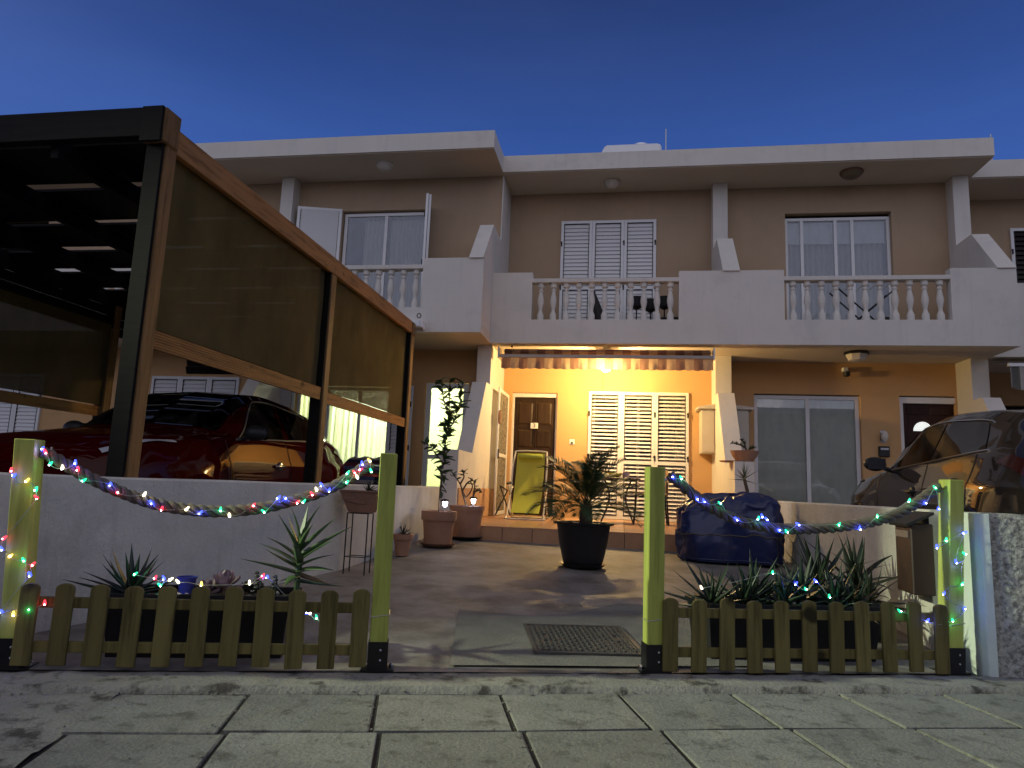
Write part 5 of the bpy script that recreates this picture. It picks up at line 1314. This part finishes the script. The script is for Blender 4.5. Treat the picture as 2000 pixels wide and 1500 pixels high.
aloe('small dark succulent in the brown box planter', (-2.05, 5.46, -.075), 15, .085, .012, 61, ALOEDARK, cat='succulent', tilt=(5, 80), name='succulent')
# black pot with pygmy palm
c = V((-.355, 6.62, yz(-.355, 6.62) + .010)); saucer('black saucer under the big palm pot', c - Z * .004, .215, PLASTIC)
c = c + Z * .008
pt_ = thing('plant_pot', 'big black plastic pot with the palm in the gateway', 'pot', c)
obj('pot_body', MB().lathe([(.10, .002), (.175, 0), (.19, .05), (.225, .20), (.248, .36), (.252, .375), (.282, .38), (.286, .40), (.262, .40), (.252, .395), (.24, .345)], c, 34), PLASTIC, pt_, smooth=True)
mb = MB(); mb.grid(lambda u, v: c + V((.245 * u * cos(2 * pi * v), .245 * u * sin(2 * pi * v), .365 + .012 * mnoise.noise(V((u * 5 * cos(2 * pi * v), u * 5 * sin(2 * pi * v), 3))))), 6, 24); obj('soil', mb, SOIL, pt_, smooth='all')
r = random.Random(5); mb = MB()
for i in range(40):
    a = r.uniform(0, 6.28); q = r.uniform(.08, .22); mb.ball(c + V((q * cos(a), q * sin(a), .378)), r.uniform(.008, .02), 6, 4, 1.2, 1, .7)
o = obj('stone', mb, PEBBLE, pt_, smooth='all'); o['kind'] = 'stuff'
pb = c + Z * .37 + V((.02, 0, 0)); pm = thing('palm_tree', 'small feathery palm growing in the black pot', 'palm', pb)
tr = MB(); r = random.Random(9)
tr.tube([pb - Z * .02, pb + Z * .06, pb + Z * .13, pb + Z * .20], [.05, .058, .05, .03], 10)
for i in range(60):
    a = i * 2.4; z = .0 + .19 * i / 60; q = .052 * (1 - .25 * i / 60); p = pb + V((q * cos(a), q * sin(a), z)); tr.tube([p, p + V((cos(a) * .02, sin(a) * .02, .035))], [.010, .002], 5)
obj('trunk', tr, BARK, pm)
def frond_mesh(L, droop, n, seed):
    r = random.Random(seed); mb = MB(); pts = []; x = z = 0; a = 0
    for i in range(n + 1):
        pts.append(V((x, 0, z))); x += L / n * cos(a); z += L / n * sin(a); a -= droop / n * (.3 + 1.4 * i / n)
    mb.tube(pts, [.0050 * (1 - .8 * i / n) for i in range(n + 1)], 4)
    m = 34
    for i in range(m):
        f = .22 + .78 * i / m; k = min(n - 1, int(f * n)); q = f * n - k; p = pts[k].lerp(pts[k + 1], q); t = (pts[k + 1] - pts[k]).normalized()
        ll = L * .34 * sin(pi * (.18 + .76 * (f - .22) / .78)) * r.uniform(.85, 1.1)
        for sg in (-1, 1):
            d = (t * .75 + V((0, sg * .72, 0)) + V((0, 0, .22 + r.uniform(-.1, .1)))).normalized(); w = t.cross(d).normalized().cross(d) * .006
            e = p + d * ll - Z * ll * .14; mm = p + d * ll * .5
            mb.add([p - w * .4, mm - w, e, mm + w, p + w * .4], [(0, 1, 3, 4), (1, 2, 3)])
    return mesh('frond', mb, PALM)
FM = [frond_mesh(.66, 1.1, 10, 1), frond_mesh(.62, 1.5, 10, 2), frond_mesh(.68, .8, 10, 3), frond_mesh(.58, 1.9, 10, 4)]
r = random.Random(14)
for i in range(32):
    f = i / 31; az = i * 2.39996 + r.uniform(-.2, .2); el = radians(8 + 68 * f + r.uniform(-6, 6))
    put('frond', FM[r.randrange(4)], pm, pb + Z * (.15 + .06 * f), (0, -el, az), r.uniform(.85, 1.1))
# right side: bowl, dracaena, strap-leaf plants
c = V((1.62, 9.72, .462)); bo = thing('bonsai_bowl', 'brown bowl with a bonsai on the wall end beside the patio doors', 'pot', c)
obj('pot_body', MB().lathe([(.10, 0), (.11, .012), (.16, .075), (.185, .135), (.19, .15), (.175, .15), (.165, .12)], c, 22), TERRA, bo, smooth=True)
obj('soil', MB().lathe([(.17, .13), (0, .14)], c, 18), SOIL, bo)
obj('saucer', MB().lathe([(.0, 0), (.19, 0), (.2, .015), (0, .012)], c + V((-.12, .1, .001)), 18), TERRA, bo)
bn = thing('bonsai', 'small dark bonsai with leaning crown in the brown bowl', 'bonsai', c + Z * .135)
b0 = c + Z * .135 + V((.03, 0, 0))
BB = [[b0, b0 + V((-.02, 0, .06)), b0 + V((-.10, 0, .10)), b0 + V((-.20, 0, .12))], [b0 + V((-.02, 0, .06)), b0 + V((-.03, 0, .12)), b0 + V((-.07, 0, .17))], [b0, b0 + V((.05, 0, .05)), b0 + V((.10, 0, .07))]]
for i, b in enumerate(BB): stem(bn, b, .016, .006, BARK, 'branch'); leaves_along(bn, b, 26, 70 + i, .35, .42)
c = V((1.42, 8.25, -.35)); dp = thing('plant_pot', 'slim dark pot with a spiky dracaena behind the blue cover', 'pot', V((1.42, 8.25, yz(1.42, 8.25))))
pot(dp, V((1.42, 8.25, yz(1.42, 8.25) + .01)), .09, .12, .30, PLASTIC, .01, .05)
da = thing('dracaena', 'spiky dracaena on a bare stem in front of the dividing wall', 'dracaena', c)
stem(da, [c, c + Z * .3, c + Z * .55 + V((-.05, 0, 0))], .028, .018, BARK)
rosette(da, c + Z * .54 + V((-.05, 0, 0)), 16, .21, .010, ALOE, 5, 85, 81, .1, .06)
sl2 = solar_light('lit solar stake light on the dracaena stem', c + V((-.06, -.07, .0)), .24)
for lab, c, L, w, n, sd, rp, hp in (('dark pot with tall strap leaves behind the right trough', V((1.24, 4.78, 0)), .46, .034, 20, 91, .13, .26), ('dark pot with arching broad leaves beside the right wall', V((1.52, 4.98, 0)), .42, .036, 20, 92, .12, .24), ('dark pot of drooping leaves nearest the letterbox', V((1.50, 4.66, 0)), .30, .024, 22, 93, .09, .22)):
    c.z = yz(c.x, c.y) + .010
    q = thing('plant_pot', lab, 'pot', c); pot(q, c, rp * .75, rp, hp, PLASTIC, .01, .05, seg=20)
    p = thing('strap_plant', lab.replace('dark pot with ', '').replace('dark pot of ', '') + ', growing from the pot', 'plant', c + Z * (hp - .03))
    rosette(p, c + Z * (hp - .03), n, L, w, ALOEDARK, 25 if sd != 93 else 0, 86, sd, -.8 if sd != 91 else -.25, .04, th=.004)
# blue tarpaulin over the barbecue
tp = V((1.13, 7.75, yz(1.13, 7.75)))
def tarp(u, v):
    # u round, v up; a boxy shape with slumped folds
    a = 2 * pi * u; ca, sa = cos(a), sin(a); k = 1 / max(abs(ca) ** 1.0, abs(sa)) ; k = min(k, 1.22)
    rx, ry = .50, .33
    h = .665
    if v < .72:
        f = v / .72; z = h * .80 * f; q = 1.0 + .05 * sin(f * 3) + .17 * mnoise.noise(V((ca * 2.2, sa * 2.2, f * 1.5))) + .030 * sin(a * 9 + 3 * f + 2 * sin(a * 2)) * (1 - f) + .05 * abs(mnoise.noise(V((ca * 5, sa * 5, f * 3))))
        q *= 1 - .06 * f
    else:
        f = (v - .72) / .28; z = h * (.80 + .20 * sin(f * pi / 2)); q = (cos(f * pi / 2) ** .75) * (.94 + .08 * mnoise.noise(V((ca * 3, sa * 3, 5))))
        z += .035 * mnoise.noise(V((ca * q * 4, sa * q * 4, 2))) + .05 * q * ca * (1 if ca > 0 else .4)
    z += .05 * abs(mnoise.noise(V((ca * 4, sa * 4, v * 6)))) * min(1, v * 3) - .10 * v * v * (1 if sa < 0 and ca < -.2 else 0) * abs(ca)
    z += .018 * mnoise.noise(V((ca * 7, sa * 7, v * 9))) * min(1, v * 5)
    return tp + V((rx * k * ca * q + .02 * mnoise.noise(V((a * 3, v * 8, 1))), ry * k * sa * q, .012 + z))
tb_ = thing('covered_barbecue', 'bulky barbecue wrapped in a creased navy tarpaulin by the terrace step', 'barbecue', tp)
obj('tarpaulin', MB().grid(tarp, 160, 80), TARP, tb_, smooth='all')
hm = [tarp(k / 60, .03) * 1.0 for k in range(60)]; obj('hem', MB().tube([tp + (p - tp) * 1.004 for p in hm], .009, 6, close=True), TARP, tb_, smooth='all')
hm = [tarp(k / 60, .36) for k in range(60)]; obj('cord', MB().tube([V((tp.x + (p.x - tp.x) * 1.012, tp.y + (p.y - tp.y) * 1.012, p.z)) for p in hm], .006, 6, close=True), ROPE, tb_, smooth='all')

# ------------------------------------------------------------------ furniture on the terrace
rc = thing('recliner_chair', 'lime green folding recliner with white tube frame by the front door', 'recliner', (-1.36, 10.4, TZ))
FRAME = M('cream_tube', (.55, .52, .44), .4, .08, 9, metal=.2)
x0, x1 = -1.66, -1.14
def U(pts, r=.013): return MB().tube(smooth_path(pts, 40), r, 8)
bt, bb = V((0, 10.62, .565)), V((0, 10.36, -.10)); kt = V((0, 10.10, -.36))
obj('back_frame', U([V((x0, bb.y, bb.z)), V((x0, 10.50, .3)), V((x0 + .015, bt.y - .02, bt.z - .05)), V((x0 + .06, bt.y, bt.z)), V((x1 - .06, bt.y, bt.z)), V((x1 - .015, bt.y - .02, bt.z - .05)), V((x1, 10.50, .3)), V((x1, bb.y, bb.z))]), FRAME, rc, smooth='all')
mb = MB(); mb.grid(lambda u, v: V((x0 + .045 + (x1 - x0 - .09) * u, bt.y + (bb.y - bt.y) * v + .035 * sin(pi * v) + .01 * sin(pi * u), bt.z - .03 + (bb.z - bt.z) * v)), 8, 14); obj('back_fabric', mb, LIME, rc, smooth='all')
mb = MB(); mb.grid(lambda u, v: V((x0 + .05 + (x1 - x0 - .10) * u, bb.y + (kt.y - bb.y) * v + .04 * sin(pi * v), bb.z + .0 + (kt.z - bb.z) * v)), 8, 8); obj('seat_fabric', mb, LIME, rc, smooth='all')
obj('head_pillow', MB().lathe([(.0, x0 + .07), (.04, x0 + .08), (.045, (x0 + x1) / 2), (.04, x1 - .08), (0, x1 - .07)], (0, 10.56, .48), 10, 'X'), LIME, rc, smooth='all')
for x in (x0 - .01, x1 + .01):
    obj('leg', U([V((x, 10.62, .02)), V((x, 10.40, -.10)), V((x, 10.14, -.40)), V((x + .01, 10.06, -.445)), V((x + .30 * (1 if x < -1.4 else -1), 10.05, -.446))]), FRAME, rc, smooth='all')
    obj('leg', U([V((x, 10.20, .02)), V((x, 10.40, -.12)), V((x, 10.66, -.41)), V((x, 10.74, -.445)), V((x + .30 * (1 if x < -1.4 else -1), 10.75, -.446))]), FRAME, rc, smooth='all')
    obj('armrest', MB().tube([V((x, 10.12, .055)), V((x, 10.30, .07)), V((x, 10.52, .07))], [.018, .022, .016], 8), BODYBLACK, rc, smooth='all')
    lc = MB()
    for k in range(16): zz = bt.z - .08 + (bb.z - bt.z + .1) * k / 15; yy = bt.y + (bb.y - bt.y) * k / 15; lc.tube([V((x, yy, zz)), V((x + (.045 if x < -1.4 else -.045), yy, zz - .015))], .004, 5)
    obj('lacing', lc, SEAL, rc)
sd_ = thing('screen_door', 'open white framed fly screen door beside the front door', 'screen door', (-2.0, 11.85, TZ))
f = MB()
for y_ in (11.82, 10.93): f.box(-2.012, -1.985, y_ - .03, y_ + .03, TZ + .012, 1.60)
for z_ in (TZ + .042, .52, 1.57): f.box(-2.011, -1.986, 10.961, 11.789, z_ - .03, z_ + .03)
obj('frame', f, ALU, sd_, bevel=.004); obj('mesh_panel', MB().box(-2.0, -1.997, 10.96, 11.79, TZ + .05, 1.55), cloth('fly_mesh', (.30, .28, .24), .3, .45, .1, 20), sd_)
obj('handle', MB().box(-1.984, -1.965, 10.91, 10.95, .45, .60), SEAL, sd_)
obj('wreath', MB().tube([V((-1.975, 10.93 + .06 * cos(2 * pi * k / 14), 1.12 + .10 * sin(2 * pi * k / 14))) for k in range(14)], .018, 6, close=True), TERRADARK, sd_, smooth='all')
fs = thing('folding_stool', 'folded stool with crossed tube legs left of the recliner', 'stool', (-1.85, 10.9, TZ))
for a, b in (((-1.97, 10.86, -.44), (-1.80, 10.92, -.05)), ((-1.74, 10.92, -.44), (-1.93, 10.98, .02))):
    obj('leg', MB().tube([a, b], .012, 7), BODYBLACK, fs)
obj('seat', MB().tube([(-1.93, 10.98, .02), (-1.80, 10.92, -.05), (-1.86, 10.9, -.02)], .012, 7), BODYBLACK, fs)
tb2 = thing('bistro_table', 'round glass bistro table in front of the lit shutters', 'table', (-.07, 10.55, TZ))
obj('table_top', MB().lathe([(.0, 0), (.32, 0), (.33, .006), (.32, .012), (0, .012)], (-.07, 10.55, .19), 30), BODYBLACK, tb2)
obj('rim', MB().tube([V((-.07 + .325 * cos(2 * pi * k / 30), 10.55 + .325 * sin(2 * pi * k / 30), .196)) for k in range(30)], .011, 6, close=True), BLACKMETAL, tb2, smooth='all')
for sx, sy in ((-1, -1), (1, -1), (1, 1), (-1, 1)): obj('leg', U([V((-.07 + .2 * sx, 10.55 + .2 * sy, .185)), V((-.07 + .12 * sx, 10.55 + .12 * sy, -.1)), V((-.07 + .24 * sx, 10.55 + .24 * sy, TZ + .002))], .011), BLACKMETAL, tb2, smooth='all')
yb_ = thing('bowl', 'yellow shallow bowl on the glass table', 'bowl', (-.12, 10.5, .205)); obj('body', MB().lathe([(.05, 0), (.10, .03), (.115, .075), (.10, .07), (.04, .012), (0, .01)], (-.12, 10.5, .204), 18), M('yellow_glaze', (.62, .50, .06), .35, .1, 6), yb_, smooth=True)
cu = thing('glass_jar', 'small pinkish jar right of the yellow bowl', 'jar', (.05, 10.5, .205)); obj('body', MB().lathe([(.05, 0), (.055, .05), (.05, .09), (.0, .09)], (.05, 10.5, .204), 14), M('pink_glass', (.45, .30, .26), .3, .1, 6), cu, smooth=True)
ca = thing('candle_holder', 'dark candle holder left of the yellow bowl', 'candle holder', (-.24, 10.5, .205)); obj('body', MB().lathe([(.03, 0), (.045, .03), (.04, .07), (.0, .07)], (-.24, 10.5, .204), 12), BODYBLACK, ca, smooth=True)
ch = thing('wicker_chair', 'wicker armchair with curved back right of the glass table', 'chair', (.42, 10.55, TZ))
mb = MB(); mb.grid(lambda u, v: V((.42 + .26 * sin(1.9 * (u - .5) + .7), 10.55 + .24 - .28 * (1 - cos(1.9 * (u - .5))) + .02 * v, -.03 + .36 * v + .03 * sin(pi * u))), 14, 8); obj('backrest', mb, WICKER, ch, smooth='all')
obj('seat', MB().box(.19, .65, 10.35, 10.80, -.03, .0), WICKER, ch, bevel=.012)
for sx in (.20, .64):
    for sy in (10.37, 10.78): obj('leg', U([V((sx, sy, -.03)), V((sx + (.01 if sx > .4 else -.01), sy, -.25)), V((sx + (.03 if sx > .4 else -.03), sy, TZ + .002))], .012), BLACKMETAL, ch, smooth='all')
    obj('armrest', U([V((sx, 10.37, -.03)), V((sx, 10.36, .14)), V((sx, 10.45, .18)), V((sx, 10.78, .2))], .012), BLACKMETAL, ch, smooth='all')
bsk = thing('wooden_stool', 'small wooden stool in the corner beside the dividing wall', 'stool', (1.22, 11.4, TZ))
obj('seat', MB().box(1.10, 1.34, 11.25, 11.6, -.03, .0), STAINZ, bsk, bevel=.005)
for sx in (1.12, 1.31):
    for sy in (11.28, 11.57): obj('leg', MB().box(sx - .015, sx + .015, sy - .015, sy + .015, TZ + .002, -.031), STAINZ, bsk)
# striped throw over an armchair beyond the carport
ac = thing('armchair', 'armchair draped in a striped red and black throw by the bright patio', 'armchair', (-3.5, 9.15, -.45))
mb = MB(); prof = [(8.85, -.36), (8.83, .03), (8.88, .08), (9.10, .09), (9.20, .13), (9.28, .32), (9.36, .345), (9.44, .28), (9.48, -.36)]
mb.grid(lambda u, v: (lambda k, f: V((-3.88 + .60 * u + .02 * sin(v * 9), prof[k][0] + (prof[min(8, k + 1)][0] - prof[k][0]) * f, prof[k][1] + (prof[min(8, k + 1)][1] - prof[k][1]) * f + .012 * sin(u * 17) - (.10 * (1 - u / .16) if u < .16 else 0) * (1 if k > 3 else .2))))(min(7, int(v * 8)), v * 8 - min(7, int(v * 8))), 24, 40)
obj('throw', mb, THROW, ac, smooth='all')
obj('frame', MB().box(-3.90, -3.26, 8.87, 9.46, -.47, -.15), BODYBLACK, ac)
for x in (-3.92, -3.24): obj('arm', MB().box(x - .03, x + .03, 8.86, 9.40, -.46, .0), BODYBLACK, ac, bevel=.015)

# ------------------------------------------------------------------ across the street, behind the viewer
lp = thing('street_lamp', 'tall street lamp on the pavement far left of the viewer', 'street lamp', (-13.6, -.55, -.9))
obj('pole', MB().tube([(-13.6, -.55, -.9), (-13.6, -.55, 2), (-13.6, -.55, 5.5)], [.09, .075, .055], 12), STEEL, lp)
obj('arm', MB().tube([(-13.6, -.55, 5.45), (-13.5, -.35, 5.62), (-13.1, .25, 5.66)], .035, 8), STEEL, lp)
lo_, la = V((-13.0, .3, 5.58)), (V((1.6, 3.3, -.7)) - V((-13.0, .3, 5.58))).normalized()
sd1 = la.cross(Z).normalized(); up1 = sd1.cross(la)
hd = MB(); hd.lathe([(.06, .22), (.13, .16), (.17, 0), (.165, 0)], (0, 0, 0), 18)
hq = (-la).to_track_quat('Z', 'Y')
hd.v = [lo_ + hq @ (p - V((0, 0, .02))) for p in hd.v]; obj('lamp_head', hd, STEEL, lp, smooth=True)
gl_ = MB(); gl_.lathe([(0, 0), (.15, 0), (.15, .02), (0, .02)], (0, 0, 0), 18); gl_.v = [lo_ + hq @ (p + V((0, 0, .03))) for p in gl_.v]; obj('lamp_glass', gl_, emit('street_lamp_glow', (.88, 1, .70), 12), lp)
sp_ = bpy.data.lights.new('street_light', 'SPOT'); sp_.energy = STREET_W; sp_.color = (.93, 1.0, .66); sp_.spot_size = radians(17); sp_.spot_blend = .9; sp_.shadow_soft_size = .22
so2 = bpy.data.objects.new('street_light', sp_); COL.objects.link(so2); so2.parent = lp; so2.location = lo_ + la * .06 - ORI[lp.name]; so2.rotation_euler = la.to_track_quat('-Z', 'Y').to_euler()
oh = thing('house_row', 'plain house row across the street with a few lit windows', 'house', (0, -14, -1.0))
lit = [(-4.2, 1.9, 1.0, 1.1), (-2.2, 1.9, 1.0, 1.1), (3.1, 2.0, .9, 1.0), (7.6, -.2, 1.6, 1.5), (-11, 2.0, 1, 1)]
w = MB(); wall_open(w, -26, 26, -1.1, 4.4, -14, [(x - ww / 2, x + ww / 2, z - hh / 2, z + hh / 2) for x, z, ww, hh in lit], -.14); obj('wall', w, DUSKWALL, oh)
obj('roof', MB().box(-26.2, 26.2, -22, -13.7, 4.402, 4.7), WHITE, oh)
obj('rear_wall', MB().box(-26, 26, -21.9, -21.7, -1.1, 4.4), DUSKWALL, oh)
LITWIN = emit('lit_window_glow', (1, .72, .36), 2.2)
for x, z, ww, hh in lit:
    f = MB()
    for q in (-1, 0, 1): f.box(x + q * (ww / 2 - .03) - .03, x + q * (ww / 2 - .03) + .03, -14.09, -14.04, z - hh / 2, z + hh / 2)
    for q in (-1, 0, 1): f.box(x - ww / 2, x + ww / 2, -14.085, -14.045, z + q * (hh / 2 - .03) - .03, z + q * (hh / 2 - .03) + .03)
    wn = obj('window', f, ALU, oh); obj('pane', MB().box(x - ww / 2, x + ww / 2, -14.13, -14.11, z - hh / 2, z + hh / 2), LITWIN, wn)
